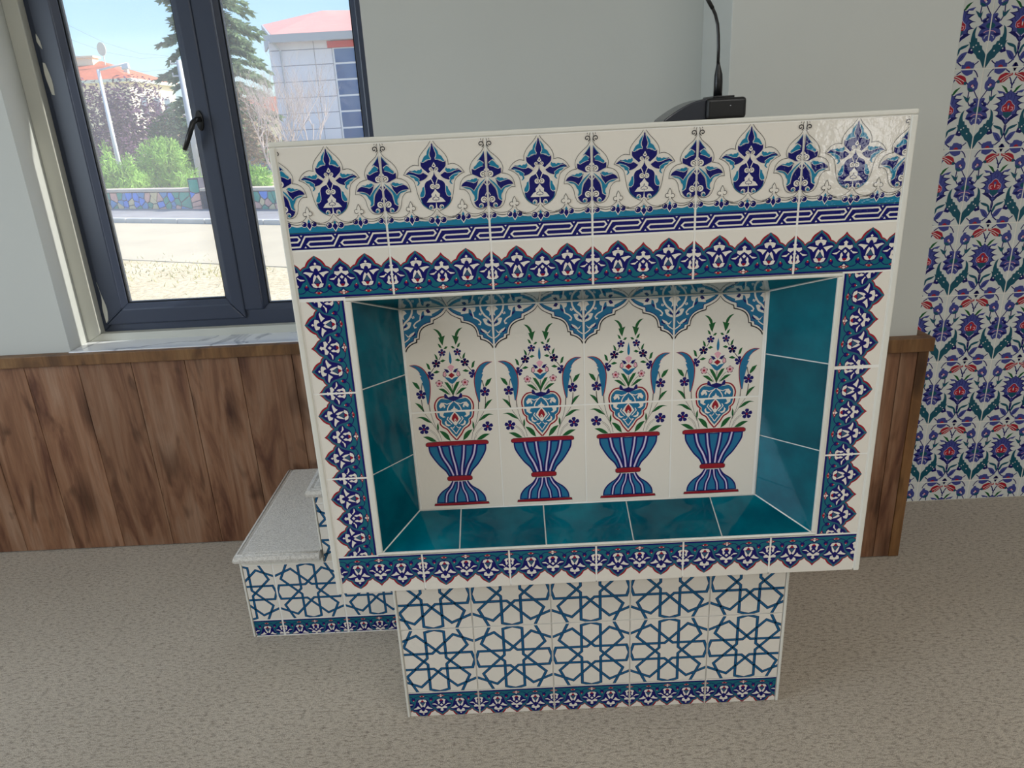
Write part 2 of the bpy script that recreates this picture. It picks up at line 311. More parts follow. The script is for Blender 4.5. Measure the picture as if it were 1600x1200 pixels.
DESIGNS = '''
@palB
line l 4.1:506,989 515,957 550,910 591,869 623,828 639,786 641,747 639,744 693,750 751,718 789,666 744,645 701,607 684,557 673,491 655,428 622,374 577,340 538,323 503,339
navy s 0.0:500,946 514,908 528,849 520,804 547,789 593,771 618,777 614,729 555,670 540,683 507,711 500,689
turq m 0.0:508,925 547,875 556,840 582,824 596,800 609,780 601,770 581,771 567,788 539,791 518,796 532,819 534,838 523,873
cream l 4.1:508,923 523,874 535,838 519,808 523,794 543,795 571,790 590,773 606,772 611,782
cream l 9.8:626,729 543,655
cream c 0.0:506,772 524,734 505,721 483,734
line c 0.0:505,757 512,736 495,737
cream o 17.9:527,707
line p 13.8:527,707
navy m 0.0:559,650 601,677 649,667 699,685 727,704 774,667 707,659 665,643 643,603 611,611 580,628
turq m 0.0:615,720 609,691 625,671 657,673 699,688 725,701 700,700 681,707 663,696 648,708 632,705
cream l 3.3:609,691 624,669 657,671 699,686 740,694
turq m 0.0:747,679 684,657 643,625 652,610 641,583 659,563 672,562 657,583 663,602 684,609 694,632 720,642
cream l 3.3:769,667 684,652 643,625 647,611
navy s 0.0:500,689 509,653 538,616 581,598 600,566 600,510 605,462 645,445 637,405 613,374 578,348 544,337 500,352
cream m 0.0:501,677 524,640 570,614 612,581 644,532 652,476 641,496 627,521 625,541 605,550 595,574 577,598 538,616 510,649
turq m 0.0:598,574 607,551 622,541 625,521 639,497 649,472 645,454 625,450 606,466 600,498 600,526
cream l 4.1:511,653 538,616 579,597 600,564 599,499 607,466 627,449 646,456
turq l 4.9:644,438 634,397 606,366 574,344 548,335
cream l 7.3:538,636 511,574
cream o 24.4:523,548
line p 17.9:523,548
cream s 0.0:500,529 515,503 541,478 537,450 562,439 591,403 517,401 500,402
navy s 0.0:500,480 510,451 531,444 534,426 515,417 505,424 500,402
cream s 0.0:500,469 505,448 525,439 528,428 513,423 503,429 500,420
cream s 0.0:500,412 503,388 508,347 535,330 500,304
cream o 21.9:550,357
turq o 12.2:555,351
line p 15.4:550,357
line l 4.1:503,338 536,297 579,269 644,255 694,261 731,279
line l 2.4:502,291 528,261 568,239 642,228 700,234
@palS
line l 4.2:13,886 39,844 88,802 129,760 154,713 158,673 145,640 179,635 221,614 252,573 266,509 229,508 195,484 174,446 165,397 144,348 110,321 59,316 18,334
navy m 0.0:7,850 38,806 71,774 50,764 23,747 23,735 50,710 79,693 112,679 139,691 137,643 95,624 53,606 5,616
turq m 0.0:26,737 55,762 79,745 96,724 119,707 121,689 104,684 71,703 42,712
turq l 5.0:12,848 42,804 78,763
cream l 3.4:23,743 55,764 73,757
cream l 3.4:29,714 79,699 108,682 125,691
navy m 0.0:78,598 128,558 187,581 229,565 250,535 195,532 153,516 128,490 103,531
turq m 0.0:95,604 88,586 116,566 153,573 204,586 179,590 162,586 145,600 128,596 116,604
cream l 3.4:86,586 116,564 153,570 204,584
turq m 0.0:15,601 69,557 107,514 130,485 162,513 204,526 237,528 204,513 170,503 153,483 145,463 132,448 127,419 138,398 123,389 102,416 94,474 77,512 44,554
cream l 4.2:11,592 53,549 86,503 97,449 102,412 127,386
cream l 3.4:78,552 111,518 130,485
navy m 0.0:4,586 40,546 77,495 90,442 98,402 136,380 114,343 80,325 25,334 2,360
cream l 7.5:60,585 112,619
cream l 6.7:10,535 27,559
cream l 6.7:10,470 26,441
cream o 28.5:35,639
line p 21.8:35,639
cream o 30.2:39,403
line p 23.5:39,403
cream o 22.6:68,348
turq o 14.3:73,342
line p 16.8:68,348
cream m 0.0:2,705 16,688 29,671 5,665
line p 30.2:41,912
line l 4.2:10,886 15,913 19,940 11,964
line l 4.2:20,979 36,963 40,947
cream m 0.0:4,871 14,862 8,592 1,331 -2,331
line l 4.2:18,326 50,291 110,274 178,280 216,302 242,335
line l 4.2:256,336 276,296 322,269 357,263
line l 2.5:16,293 59,270 110,252 169,256
line l 4.2:252,421 271,382 267,359
line l 4.2:252,421 233,381 236,360
line o 21.8:276,353
cream o 16.8:276,353
line o 21.8:225,349
cream o 16.8:225,349
cream m 0.0:252,415 266,382 261,347 246,327 241,348 237,380
cream m 0.0:237,352 259,351 263,322 241,320
@arab
red q 0.0:500,408 524,377 551,353 579,330 596,304 623,326 645,334 659,363 680,390 711,413 750,437 750,458 750,226 500,239
teal q 0.0:500,373 525,348 552,330 575,310 597,277 622,304 659,316 670,336 692,366 725,396 750,429 750,17 500,12
slate q 0.0:500,366 525,341 552,326 575,301 584,262 614,246 637,224 649,187 663,145 686,112 718,99 750,98 750,414 725,388 699,361 681,336 677,315 646,308 615,290 601,267 580,256 571,276 543,318
navy q 0.0:500,355 525,333 550,318 570,283 579,253 607,241 628,220 639,190 626,177 604,167 586,140 568,118 541,108 500,107
navy q 0.0:750,409 729,386 703,362 687,337 683,314 652,307 624,292 610,271 639,236 657,195 668,154 687,121 718,110 750,105
cream q 0.0:500,331 500,320 524,302 513,293 516,272 541,271 567,273 572,249 542,227 522,243 500,258
cream q 0.0:500,234 520,212 500,195
cream q 0.0:550,217 561,225 572,211 594,205 628,198 608,190 582,188 569,202
cream q 0.0:531,206 545,188 546,156 560,135 537,116 500,115 500,130 523,138 530,159 517,175
red q 0.0:500,145 516,146 519,129 500,119
cream q 0.0:750,382 750,370 736,355 750,341 717,337 693,327 703,292 727,281 734,304 750,314 750,316
cream o 5.4:750,322
cream q 0.0:621,269 642,278 678,273 720,265 699,241 684,221 668,244 645,258
cream q 0.0:733,247 750,228 732,196 716,172 704,160 710,197 720,228
cream q 0.0:689,155 717,162 733,146 750,119 731,115 703,125
slate q 0.0:750,213 734,192 721,167 750,162
red q 0.0:750,154 735,160 734,139 750,122
cream q 0.0:750,271 750,256 750,239
navy q2 9.0:500,104 524,81 556,61 601,67 628,90 641,97 664,76 701,64 727,82 750,107
navy o 26.1:634,113
red o 10.8:634,128
cream o 4.5:637,141
red q 0.0:555,61 531,72 500,67 500,37 529,48
cream q 0.0:500,90 518,68 500,65
cream q 0.0:500,59 519,55 500,39
cream q 0.0:522,64 534,65 533,57 523,57
red q 0.0:711,68 737,77 750,69 750,47 730,54
cream q 0.0:750,94 750,77 750,70
cream q 0.0:750,64 750,59 750,50
cream q 0.0:723,68 734,71 736,62 726,62
navy q 0.0:500,17 750,18 750,-15 500,-16
@vaseT
green m 0.0:663,987 618,974 581,932 571,894 536,905 551,870 572,790 597,834 614,887 595,885 622,945
green m 0.0:517,775 541,780 565,751 535,750
green m 0.0:626,817 598,799 584,758 612,772
line l 7.7:599,675 626,626
line l 7.7:686,540 729,482
navy f 46.0:586,707
navy f 52.7:661,582
navy f 57.5:747,441
red o 8.6:586,707
red o 8.6:661,582
green m 0.0:674,701 647,672 635,625 661,637
green m 0.0:551,614 583,631 618,607 587,596
green m 0.0:775,596 744,575 729,510 759,526
green m 0.0:626,484 663,503 705,476 667,468
azure s 0.0:500,722 514,649 512,589 500,568
line f 32.6:500,525
pink s 0.0:500,562 526,548 540,533 522,513 511,489 500,477
navy m 0.0:582,515 541,505 519,476 552,464 566,491
line m 0.0:569,493 594,476 601,433 576,412 555,438
pink m 0.0:569,483 589,471 593,435 576,422 560,440
red s 0.0:500,469 538,436 500,403
azure s 0.0:500,387 532,408 583,419 530,353 500,332
line f 46.0:646,344
pink f 38.3:646,344
red o 13.4:646,344
green m 0.0:587,362 550,352 514,292 497,213 500,183 524,242 563,310
green m 0.0:662,281 605,279 560,238 531,198 576,219
line l 3.8:605,315 561,266 530,206
line l 3.8:502,326 497,187
azure s 0.0:500,134 572,148 640,155 688,109 698,45 686,-19 500,-9
red l 16.3:597,184 660,173 703,129 722,73 716,13 702,-20
line l 3.8:597,161 650,150 688,104 696,45 684,-17
cream l 11.5:505,124 550,79 576,31 576,-13
cream l 9.6:522,107 580,88 609,102 649,106
cream m 0.0:598,56 614,97 649,106 672,73 661,42 637,54 623,70 615,39
cream s 0.0:500,67 514,34 540,22 517,-10 500,-9
navy s 0.0:500,192 519,182 558,173 586,223 603,207 602,165 557,147 500,121
red m 0.0:970,575 894,579 821,540 773,467 748,370 751,262 765,170 783,96 800,95 821,348 873,506
azure m 0.0:965,570 898,571 828,531 783,462 758,370 761,261 775,170 792,95 803,104 812,213 824,294 840,356 832,370 856,431 839,437 862,467 850,476 866,498 909,550
navy f 61.5:864,219
red o 10.3:864,219
green m 0.0:952,383 898,362 873,309 876,280 919,316
green m 0.0:945,126 882,98 852,37 845,-4 889,53
line l 7.7:839,361 860,270
line l 7.7:867,160 861,73 844,-9
line l 7.7:783,98 777,-9
line m 0.0:500,1192 462,1140 401,1103 355,1080 351,1044 279,1025 227,994 194,948 179,873 155,871 150,836 92,815 43,776 18,732 3,733 18,1258 501,1233
cream m 0.0:500,1201 459,1149 398,1111 346,1090 341,1056 276,1037 218,1005 184,955 171,885 142,882 135,847 84,826 33,787 13,756 5,757 18,1258 501,1233
navy m 0.0:493,1227 443,1168 382,1129 323,1108 318,1063 256,1046 202,1009 170,958 154,894 120,889 112,856 66,834 29,797 9,771 18,1258
azure m 0.0:485,1227 437,1171 376,1135 316,1114 310,1071 252,1053 196,1014 163,962 147,900 113,895 106,862 60,841 24,805 10,781 18,1258
cream m2 19.8:127,1216 117,1166 85,1113 43,1075 13,1036
cream m2 14.5:228,1204 216,1154 203,1094 155,1066 130,1036 139,1010 158,1015
cream m 0.0:179,1206 180,1176 196,1155 219,1154 237,1187 260,1199 274,1208
cream m2 8.6:113,1139 125,1118 142,1124 139,1138 126,1135
cream m 0.0:10,981 45,990 85,1015 108,1072 80,1079 52,1064 67,1036 43,1014 26,1015
navy m 0.0:13,1008 31,1042 48,1048 50,1027 33,1014
cream m 0.0:24,948 61,915 89,943 135,967 118,934 88,907 50,905
navy m 0.0:87,912 118,934 139,957 145,933 114,911
cream m2 11.9:11,847 52,876 73,899
cream m 0.0:251,1209 258,1145 340,1137 339,1156 384,1176 445,1208
navy m 0.0:274,1198 297,1214 319,1196 328,1175 295,1167
navy m 0.0:255,1155 240,1119 213,1103 218,1134
cream m 0.0:19,1211 44,1207 67,1175 38,1160 27,1137 35,1103 14,1117
navy m 0.0:14,1117 23,1076 12,1043
@vaseL
azure s 0.0:500,1256 699,1251 686,1192 653,1165 650,1119 613,1083 582,1055 546,1000 500,940
red l 17.1:720,1255 707,1191 672,1153 674,1110 645,1072 600,1042 560,975 502,902
line l 3.4:699,1251 686,1192 653,1165 650,1119 613,1083 582,1055 546,1000 498,940
cream s 0.0:500,1262 535,1223 570,1170 532,1125 509,1089 500,1090
red s 0.0:500,1246 527,1208 541,1166 518,1131 500,1141
cream m2 7.7:499,1174 511,1150 499,1127
cream m 0.0:619,1256 675,1257 671,1216 636,1190 606,1196 634,1218 631,1232
cream m 0.0:603,1154 623,1130 612,1093 581,1080 552,1096 587,1104 601,1122
cream m2 10.3:576,1198 592,1169 563,1133 539,1106
cream m2 9.4:562,1065 534,1031 501,981
cream m2 7.7:509,1080 531,1055 558,1066
green m 0.0:949,1201 888,1215 826,1194 768,1127 834,1154 895,1197
green m 0.0:701,1133 717,1087 707,1017 694,1070
green m 0.0:694,1029 640,1016 593,971 573,894 628,931
green m 0.0:892,962 829,965 775,938 732,895 792,897 855,938
navy f 68.4:870,1056
red o 12.0:870,1056
line l 4.3:840,1248 770,1131 721,1045 703,998
line l 4.3:774,1252 741,1114 700,1013 675,905
line l 3.4:802,1050 735,987 704,894
line l 2.6:812,1040 752,986 722,917
line s 0.0:500,893 842,889 868,871 870,846 852,831 500,838
red s 0.0:500,889 842,883 863,869 865,848 847,837 500,842
navy s 0.0:500,835 841,838 834,758 796,678 730,576 663,500 631,435 500,442
azure s 0.0:500,822 823,825 817,765 782,687 717,587 648,513 618,450 500,454
navy l 61.9:579,834 564,697 538,557 528,448
lilac l 18.1:579,834 564,697 538,557 528,448
navy l 64.0:711,836 682,702 613,564 571,445
lilac l 19.2:711,836 682,702 613,564 571,445
line s 0.0:500,442 631,438 652,419 651,391 634,375 500,372
red s 0.0:500,436 631,432 648,417 647,393 632,381 500,378
navy s 0.0:500,363 599,365 642,304 732,236 786,160 800,83 500,83
azure s 0.0:500,353 592,353 633,293 720,225 771,154 785,94 500,95
navy l 49.1:519,364 531,269 563,182 573,88
lilac l 13.9:519,364 531,269 563,182 573,88
navy l 51.2:573,364 607,289 668,201 686,90
lilac l 14.9:573,364 607,289 668,201 686,90
line s 0.0:500,85 825,80 834,47 500,43
red s 0.0:500,79 819,74 828,52 500,50
@wall
navy s 0.0:500,911 530,870 565,892 563,850 626,860 604,817 669,803 733,803 685,774 637,740 691,711 765,689 701,683 663,657 703,611 751,598 692,587 657,571 654,535 690,506 626,501 594,464 554,418 518,375 500,359
violet s 0.0:500,893 528,858 552,867 553,838 597,841 588,803 655,792 687,790 642,769 618,739 667,705 704,695 658,685 646,654 670,615 703,603 664,592 635,570 635,539 653,519 607,516 576,475 540,435 508,399 500,378
navy m 0.0:687,511 622,520 570,507 528,472 504,452 534,435 581,448 630,478
navy m2 4.4:512,851 530,798 496,747
navy m2 4.4:578,827 579,764 565,723
navy m2 4.4:648,740 623,699 601,669
teal s 0.0:500,569 529,557 575,576 559,513 529,483 500,472
lilac m2 9.8:580,512 542,482 513,452
red s 0.0:500,742 532,725 554,692 598,659 602,606 580,575 538,567 500,571
violet s 0.0:500,706 521,694 521,662 500,653
pink m2 8.7:541,640 575,633 576,597 544,593
cream s 0.0:500,674 509,642 504,605 500,601
lilac m2 5.5:491,750 536,730 561,694 603,658 608,600 583,570
green m 0.0:550,867 586,935 666,975 620,923 576,868
violet m 0.0:593,865 648,885 718,899 681,855 616,858
navy l 14.2:494,924 507,985 533,1051 569,1116
navy l 9.8:507,985 534,1013
red m 0.0:516,1161 578,1154 635,1165 718,1129 747,1066 705,1017 641,1028 575,1083 514,1127
cream m2 7.6:533,1150 623,1113 712,1062
cream m2 6.5:526,1118 606,1088 675,1033
teal m 0.0:750,1061 748,1014 710,1016 714,1052
navy l 15.3:748,1045 792,1007
violet m 0.0:782,1002 796,1043 835,1067 880,1080 911,1058 935,1015 931,954 894,920 837,912 794,940
teal m 0.0:788,961 830,949 877,926 839,902 803,919
navy m 0.0:825,1005 854,1019 890,997 875,967 837,969
pink o 15.3:854,991
cream o 10.9:875,967
navy l 13.1:815,913 811,836 812,773 857,687
navy l 12.0:895,914 934,850 971,796
teal m 0.0:733,848 784,821 811,799 840,836 834,783 821,747 789,764
violet m 0.0:988,766 926,778 902,763 914,726 875,707 862,687 879,655 817,614 866,582 844,551 830,497 892,470 902,443 936,407 965,429 1006,411 1029,436
navy m 0.0:923,768 914,726 870,702 882,670 928,684 956,735
navy m 0.0:817,614 864,619 924,590 867,574
navy m 0.0:830,497 883,518 940,504 891,473
teal m 0.0:995,670 950,651 929,621 962,588 1009,596
pink m2 7.6:1006,554 943,547 904,522
cream m2 6.5:975,492 939,478 924,442
cream m2 6.5:947,725 925,700
teal m 0.0:795,594 753,546 734,462 733,388 711,401 732,345 727,303 777,268 829,222 859,178 902,152 939,88 976,29 977,129 976,204 947,259 916,293 906,336 871,349 858,387 828,393 820,436 794,443 781,497 787,554
cream o 8.7:777,327
cream o 8.7:882,257
cream o 7.6:816,351
navy m 0.0:760,301 716,303 699,245 762,226 787,241
cream o 8.7:752,285
navy l 14.2:489,363 492,282 520,184 565,106 629,54
teal m 0.0:692,362 600,341 551,306 525,238 533,194 558,236 576,291 652,322
violet m 0.0:686,253 608,234 562,182 548,109 616,136 660,199
navy m2 6.5:634,211 572,128
violet m 0.0:648,5 648,70 676,68 695,111 750,113 786,97 814,94 833,50 821,23 832,-5
red m 0.0:693,2 709,34 745,49 777,25 786,3
navy l 12.0:825,61 865,86 897,117
navy m 0.0:518,60 489,67 493,13 548,15
violet m 0.0:638,1234 673,1192 710,1165 744,1153 784,1166 813,1180 819,1236
navy l 12.0:835,1235 887,1187 921,1119
navy m 0.0:476,1248 541,1241 519,1220 493,1186
navy l 13.1:571,1167 608,1195 639,1214
violet m 0.0:901,1109 858,1111 873,1060 916,1032
'''

# ------------------------------------------------------------------ printed tiles
P = 0.203; GR = 0.003
def parse(txt):
    d = {}; cur = None
    for ln in txt.strip().split('\n'):
        if ln[0] == '@': cur = ln[1:]; d[cur] = []; continue
        h, b = ln.split(':'); c, mode, w = h.split()
        d[cur].append((c, mode, float(w) / 1000, [tuple(float(x) / 1000 for x in t.split(',')) for t in b.split()]))
    return d
DES = parse(DESIGNS)

def smooth(pts, closed, corner=0.75):
    n = len(pts)
    if n < 3: return list(pts)
    def turn(i):
        a, b, c = pts[(i - 1) % n], pts[i], pts[(i + 1) % n]
        u = (b[0] - a[0], b[1] - a[1]); w = (c[0] - b[0], c[1] - b[1])
        lu = math.hypot(*u) or 1e-9; lw = math.hypot(*w) or 1e-9
        return math.acos(max(-1, min(1, (u[0] * w[0] + u[1] * w[1]) / lu / lw)))
    sharp = [(not closed and i in (0, n - 1)) or turn(i) > corner for i in range(n)]
    out = []
    segs = n if closed else n - 1
    for i in range(segs):
        p1, p2 = pts[i], pts[(i + 1) % n]
        p0 = p1 if sharp[i] else pts[(i - 1) % n]
        p3 = p2 if sharp[(i + 1) % n] else pts[(i + 2) % n]
        L = math.hypot(p2[0] - p1[0], p2[1] - p1[1])
        k = 1 if (sharp[i] and sharp[(i + 1) % n]) or L < 0.012 else (2 if L < 0.035 else 4)
        l1 = math.hypot(p1[0] - p0[0], p1[1] - p0[1]); l3 = math.hypot(p3[0] - p2[0], p3[1] - p2[1])
        # tangents limited to the segment's own length
        t1 = ((p2[0] - p0[0]) * 0.5, (p2[1] - p0[1]) * 0.5); t2 = ((p3[0] - p1[0]) * 0.5, (p3[1] - p1[1]) * 0.5)
        def lim(t):
            q = math.hypot(*t)
            return t if q <= L or q == 0 else (t[0] * L / q, t[1] * L / q)
        t1 = lim(t1); t2 = lim(t2)
        for j in range(k):
            s = j / k; s2 = s * s; s3 = s2 * s
            a, b, c, d = 2 * s3 - 3 * s2 + 1, s3 - 2 * s2 + s, -2 * s3 + 3 * s2, s3 - s2
            out.append((a * p1[0] + b * t1[0] + c * p2[0] + d * t2[0], a * p1[1] + b * t1[1] + c * p2[1] + d * t2[1]))
    if not closed: out.append(pts[-1])
    return out

def stroke(pts, w, closed=False):
    n = len(pts); L = []; R = []
    for i in range(n):
        a = pts[max(i - 1, 0)] if not closed else pts[(i - 1) % n]; b = pts[min(i + 1, n - 1)] if not closed else pts[(i + 1) % n]
        p = pts[i]
        d1 = Vector((p[0] - a[0], p[1] - a[1])); d2 = Vector((b[0] - p[0], b[1] - p[1]))
        if d1.length > 1e-9: d1.normalize()
        if d2.length > 1e-9: d2.normalize()
        t = d1 + d2
        if t.length < 1e-6: t = d2 if d2.length else d1
        t.normalize(); k = 1 / max(0.45, t.dot(d2) if d2.length > 1e-9 else 1.0)
        nx, ny = -t.y * w / 2 * k, t.x * w / 2 * k
        L.append((p[0] + nx, p[1] + ny)); R.append((p[0] - nx, p[1] - ny))
    q = []
    for i in range(n if closed else n - 1):
        j = (i + 1) % n; q.append([L[i], L[j], R[j], R[i]])
    return q

def disc(c, r, n=12):
    return [(c[0] + r * math.cos(2 * math.pi * i / n), c[1] + r * math.sin(2 * math.pi * i / n)) for i in range(n)]

def clip(poly, r):
    x0, y0, x1, y1 = r
    for ax, lim, sg in ((0, x0, 1), (0, x1, -1), (1, y0, 1), (1, y1, -1)):
        if not poly: return poly
        out = []; n = len(poly)
        for i in range(n):
            a, b = poly[i], poly[(i + 1) % n]
            ia = sg * (a[ax] - lim) >= 0; ib = sg * (b[ax] - lim) >= 0
            if ia: out.append(a)
            if ia != ib:
                t = (lim - a[ax]) / (b[ax] - a[ax]); out.append((a[0] + t * (b[0] - a[0]), a[1] + t * (b[1] - a[1])))
        poly = out
    return poly

def expand(shapes, name):
    """shapes -> list of (colour, [polygons]) in tile units, one entry per print layer"""
    out = []
    for col, mode, w, pts in shapes:
        polys = []
        if mode == 's':
            h = smooth(pts, False); polys = [h + [(1 - u, v) for u, v in reversed(h)]]
        elif mode == 'c': polys = [smooth(pts, True)]
        elif mode == 'm':
            h = smooth(pts, True); polys = [h, [(1 - u, v) for u, v in h]]
        elif mode in ('l', 'm2'):
            q = stroke(smooth(pts, False), w); polys = q + [[(1 - u, v) for u, v in s] for s in q]
        elif mode == 'o':
            c = pts[0]; d = [disc(c, w)]
            if name == 'arab': polys = [[f(t) for t in d[0]] for f in QUAD]
            else: polys = d + [[(1 - u, v) for u, v in d[0]]]
        elif mode == 'p':
            c = pts[0]; sp = [(c[0] - w * (.96 - .105 * i / 2) * math.cos(-1.2 + i * .52), c[1] + w * (.96 - .105 * i / 2) * math.sin(-1.2 + i * .52)) for i in range(15)]
            d = stroke(sp, max(w * .26, .0045)); polys = d + [[(1 - u, v) for u, v in q] for q in d]
        elif mode == 'f':
            c = pts[0]; d = []
            for k in range(5):
                a = math.pi / 2 + k * 2 * math.pi / 5; e = (c[0] + w * 0.64 * math.cos(a), c[1] + w * 0.64 * math.sin(a))
                ring = []
                for i in range(10):
                    th = 2 * math.pi * i / 10; rr = w * 0.345 * (1.0 if i else 0.8)
                    ring.append((e[0] + rr * math.cos(th + a), e[1] + rr * math.sin(th + a)))
                d.append(ring); pa = w * 0.14
                d.append([(c[0] + pa * math.cos(a - 1.4), c[1] + pa * math.sin(a - 1.4)), (e[0] + w * .24 * math.cos(a - 1.57), e[1] + w * .24 * math.sin(a - 1.57)),
                          (e[0] + w * .24 * math.cos(a + 1.57), e[1] + w * .24 * math.sin(a + 1.57)), (c[0] + pa * math.cos(a + 1.4), c[1] + pa * math.sin(a + 1.4))])
            polys = d + [[(1 - u, v) for u, v in s] for s in d]
        elif mode == 'q':
            h = smooth(pts, True); polys = [[f(t) for t in h] for f in QUAD]
        elif mode == 'q2':
            q = stroke(smooth(pts, False), w); polys = [[f(t) for t in s] for f in QUAD for s in q]
        elif mode == 'raw': polys = pts
        out.append((col, polys))
    return out
QUAD = (lambda t: t, lambda t: (1.5 - t[0], t[1]), lambda t: (1 - t[0], t[1]), lambda t: (t[0] - 0.5, t[1]))
rect = lambda a, b, c, d: [(a, b), (c, b), (c, d), (a, d)]

def palmette_layers():
    out = []
    def ball(x, y, r):
        return [('cream', 'raw', 0, [disc((x, y), r * 1.18)]), ('navy', 'raw', 0, [disc((x, y), r, 12)]), ('cream', 'raw', 0, [disc((x - r * .25, y + r * .15), r * .5, 8)]), ('navy', 'raw', 0, [disc((x - r * .05, y), r * .42, 8)])]
    top = [(0, .272), (.06, .262), (.125, .243), (.19, .25), (.25, .26), (.31, .25), (.375, .238), (.45, .245), (.5, .262)]
    top = smooth(top, False); full = top + [(1 - u, v) for u, v in reversed(top[:-1])]
    out += [('line', 'raw', 0, [[(0, .16)] + [(u, v + .010) for u, v in full] + [(1, .16)]]),
            ('cream', 'raw', 0, [[(0, .16)] + [(u, v + .004) for u, v in full] + [(1, .16)]]),
            ('turq', 'raw', 0, [[(0, .16)] + [(u, v - .014) for u, v in full] + [(1, .16)]]),
            ('line', 'raw', 0, [rect(0, .170, 1, .176)]), ('navy', 'raw', 0, [rect(0, 0, 1, .166)])]
    st = []
    for k in range(-1, 4):
        x = k / 3
        st += [(x + .130, .0375), (x + .192, .1365), (x + .452, .1365), (x + .470, .110), (x + .445, .0855), (x + .2316, .0855), (x + .206, .062), (x + .2294, .0375)]
    out.append(('cream', 'raw', 0, stroke(st, .0155)))
    tri = []
    for k in range(-1, 4):
        x = k / 3
        tri += [[(x + .143, .150), (x + .165, .150), (x + .154, .134)], [(x + .172, .026), (x + .195, .026), (x + .184, .044)]]
    out.append(('cream', 'raw', 0, tri))
    for x in (0, .25, .5, .75, 1):
        dx, r, y = (.057, .029, .238) if x == .5 else (.048, .026, .258)
        dm = [(x, y + .02), (x + .028, y - .012), (x, y - .055), (x - .028, y - .012)]
        out.append(('cream', 'raw', 0, [[(x, y + .03), (x + .036, y - .012), (x, y - .068), (x - .036, y - .012)]]))
        out.append(('navy', 'raw', 0, [dm])); out.append(('turq', 'raw', 0, [[(x, y + .045), (x + .016, y + .012), (x - .016, y + .012)]]))
        for s in (-1, 1): out += ball(x + s * dx, y - .004, r)
    lay = expand(out, 'raw') + expand(DES['palB'], 'palB') + expand(DES['palS'], 'palS')
    return lay

def star_layers():
    path = [(.505, .288), (.2375, .41), (0, .1725), (-.0505, .122), (-.455, .122), (-.492, 0)]
    imgs = []
    for f in (lambda x, y: (x, y), lambda x, y: (-x, y), lambda x, y: (x, -y), lambda x, y: (-x, -y)):
        for g in (lambda x, y: (x, y), lambda x, y: (y, x)):
            imgs.append([tuple(c + .5 for c in g(*f(*q))) for q in path])
    return expand([('strapdark', 'raw', 0, [s for i in imgs for s in stroke(i, .038)]), ('strap', 'raw', 0, [s for i in imgs for s in stroke(i, .023)])], 'raw')

def wall_layers():
    sub = {'teal': 'wteal', 'red': 'wred', 'violet': 'wviolet', 'cream': 'wcream'}
    sh = []
    for c, mode, w, pts in DES['wall']:
        if mode == 'm' and c != 'red':
            cx = sum(q[0] for q in pts) / len(pts); cy = sum(q[1] for q in pts) / len(pts)
            pts = [(cx + (x - cx) * 1.13, cy + (y - cy) * 1.13) for x, y in pts]
        sh.append((c, mode, w * 1.35, pts))
    return [(sub.get(c, c), p) for c, p in expand(sh, 'wall')]

def arab_layers():
    lay = expand(DES['arab'][:1], 'arab') + expand([('teal', 'raw', 0, [rect(0, 0, 1, .075)])], 'raw') + expand(DES['arab'][1:], 'arab')
    lay[2] = (lay[2][0], [[(u, v + .008 if v > .1 else v) for u, v in q] for q in lay[2][1]])
    return lay + expand([('navy', 'raw', 0, [rect(0, 0, 1, .030)])], 'raw')
LAYERS = {'palmette': palmette_layers(), 'arabesque': arab_layers(), 'star': star_layers(),
          'vase_top': expand(DES['vaseT'], 'vaseT'), 'vase_bottom': expand(DES['vaseL'], 'vaseL'), 'garden': wall_layers()}
TILE_MESH = {}
THICK = 0.0024
def tile_mesh(design, r):
    """tile face in the XZ plane looking towards -Y, cut to r = (u0, v0, u1, v1) in tile pitches"""
    key = (design,) + tuple(round(x, 3) for x in r)
    if key in TILE_MESH: return TILE_MESH[key]
    g = GR / 2 / P
    c = (r[0] + g, r[1] + g, r[2] - g, r[3] - g); b = 0.0012 / P
    f = (c[0] + b * .5, c[1] + b * .5, c[2] - b * .5, c[3] - b * .5)
    mb = MB(); mats = ['wcream' if design == 'garden' else 'cream']
    ring = lambda q, y: [(q[0] * P, y, q[1] * P), (q[2] * P, y, q[1] * P), (q[2] * P, y, q[3] * P), (q[0] * P, y, q[3] * P)]
    A, B, D = ring(f, 0), ring(c, .0008), ring(c, THICK)
    mb.v = A + B + D; mb.f = [[0, 1, 2, 3], [11, 10, 9, 8]]
    for i in range(4):
        j = (i + 1) % 4; mb.f += [[4 + i, 4 + j, j, i], [8 + i, 8 + j, 4 + j, 4 + i]]
    mb.m = [0] * len(mb.f)
    if design in LAYERS:
        for li, (col, polys) in enumerate(LAYERS[design]):
            if col not in mats: mats.append(col)
            mi = mats.index(col); y = -0.000012 * (li + 1)
            for pl in polys:
                us = [t[0] for t in pl]; vs = [t[1] for t in pl]
                if max(us) < f[0] or min(us) > f[2] or max(vs) < f[1] or min(vs) > f[3]: continue
                q = clip(pl, f)
                if len(q) < 3: continue
                n = len(mb.v); mb.v += [(u * P, y, v * P) for u, v in q]
                if len(q) == 3: tris = [(0, 1, 2)]
                else: tris = tessellate_polygon([[Vector((u, v, 0)) for u, v in q]])
                for t in tris:
                    a, b2, c2 = (q[i] for i in t)
                    ar = (b2[0] - a[0]) * (c2[1] - a[1]) - (c2[0] - a[0]) * (b2[1] - a[1])
                    if abs(ar) < 1e-9: continue
                    mb.f.append([n + i for i in (t if ar > 0 else (t[0], t[2], t[1]))]); mb.m.append(mi)
    mt = [G[k] for k in mats] if design != 'plain' else [M_WHITEGLAZE]
    me = mb.mesh('tile_' + design, mt, fix=False); TILE_MESH[key] = me
    return me

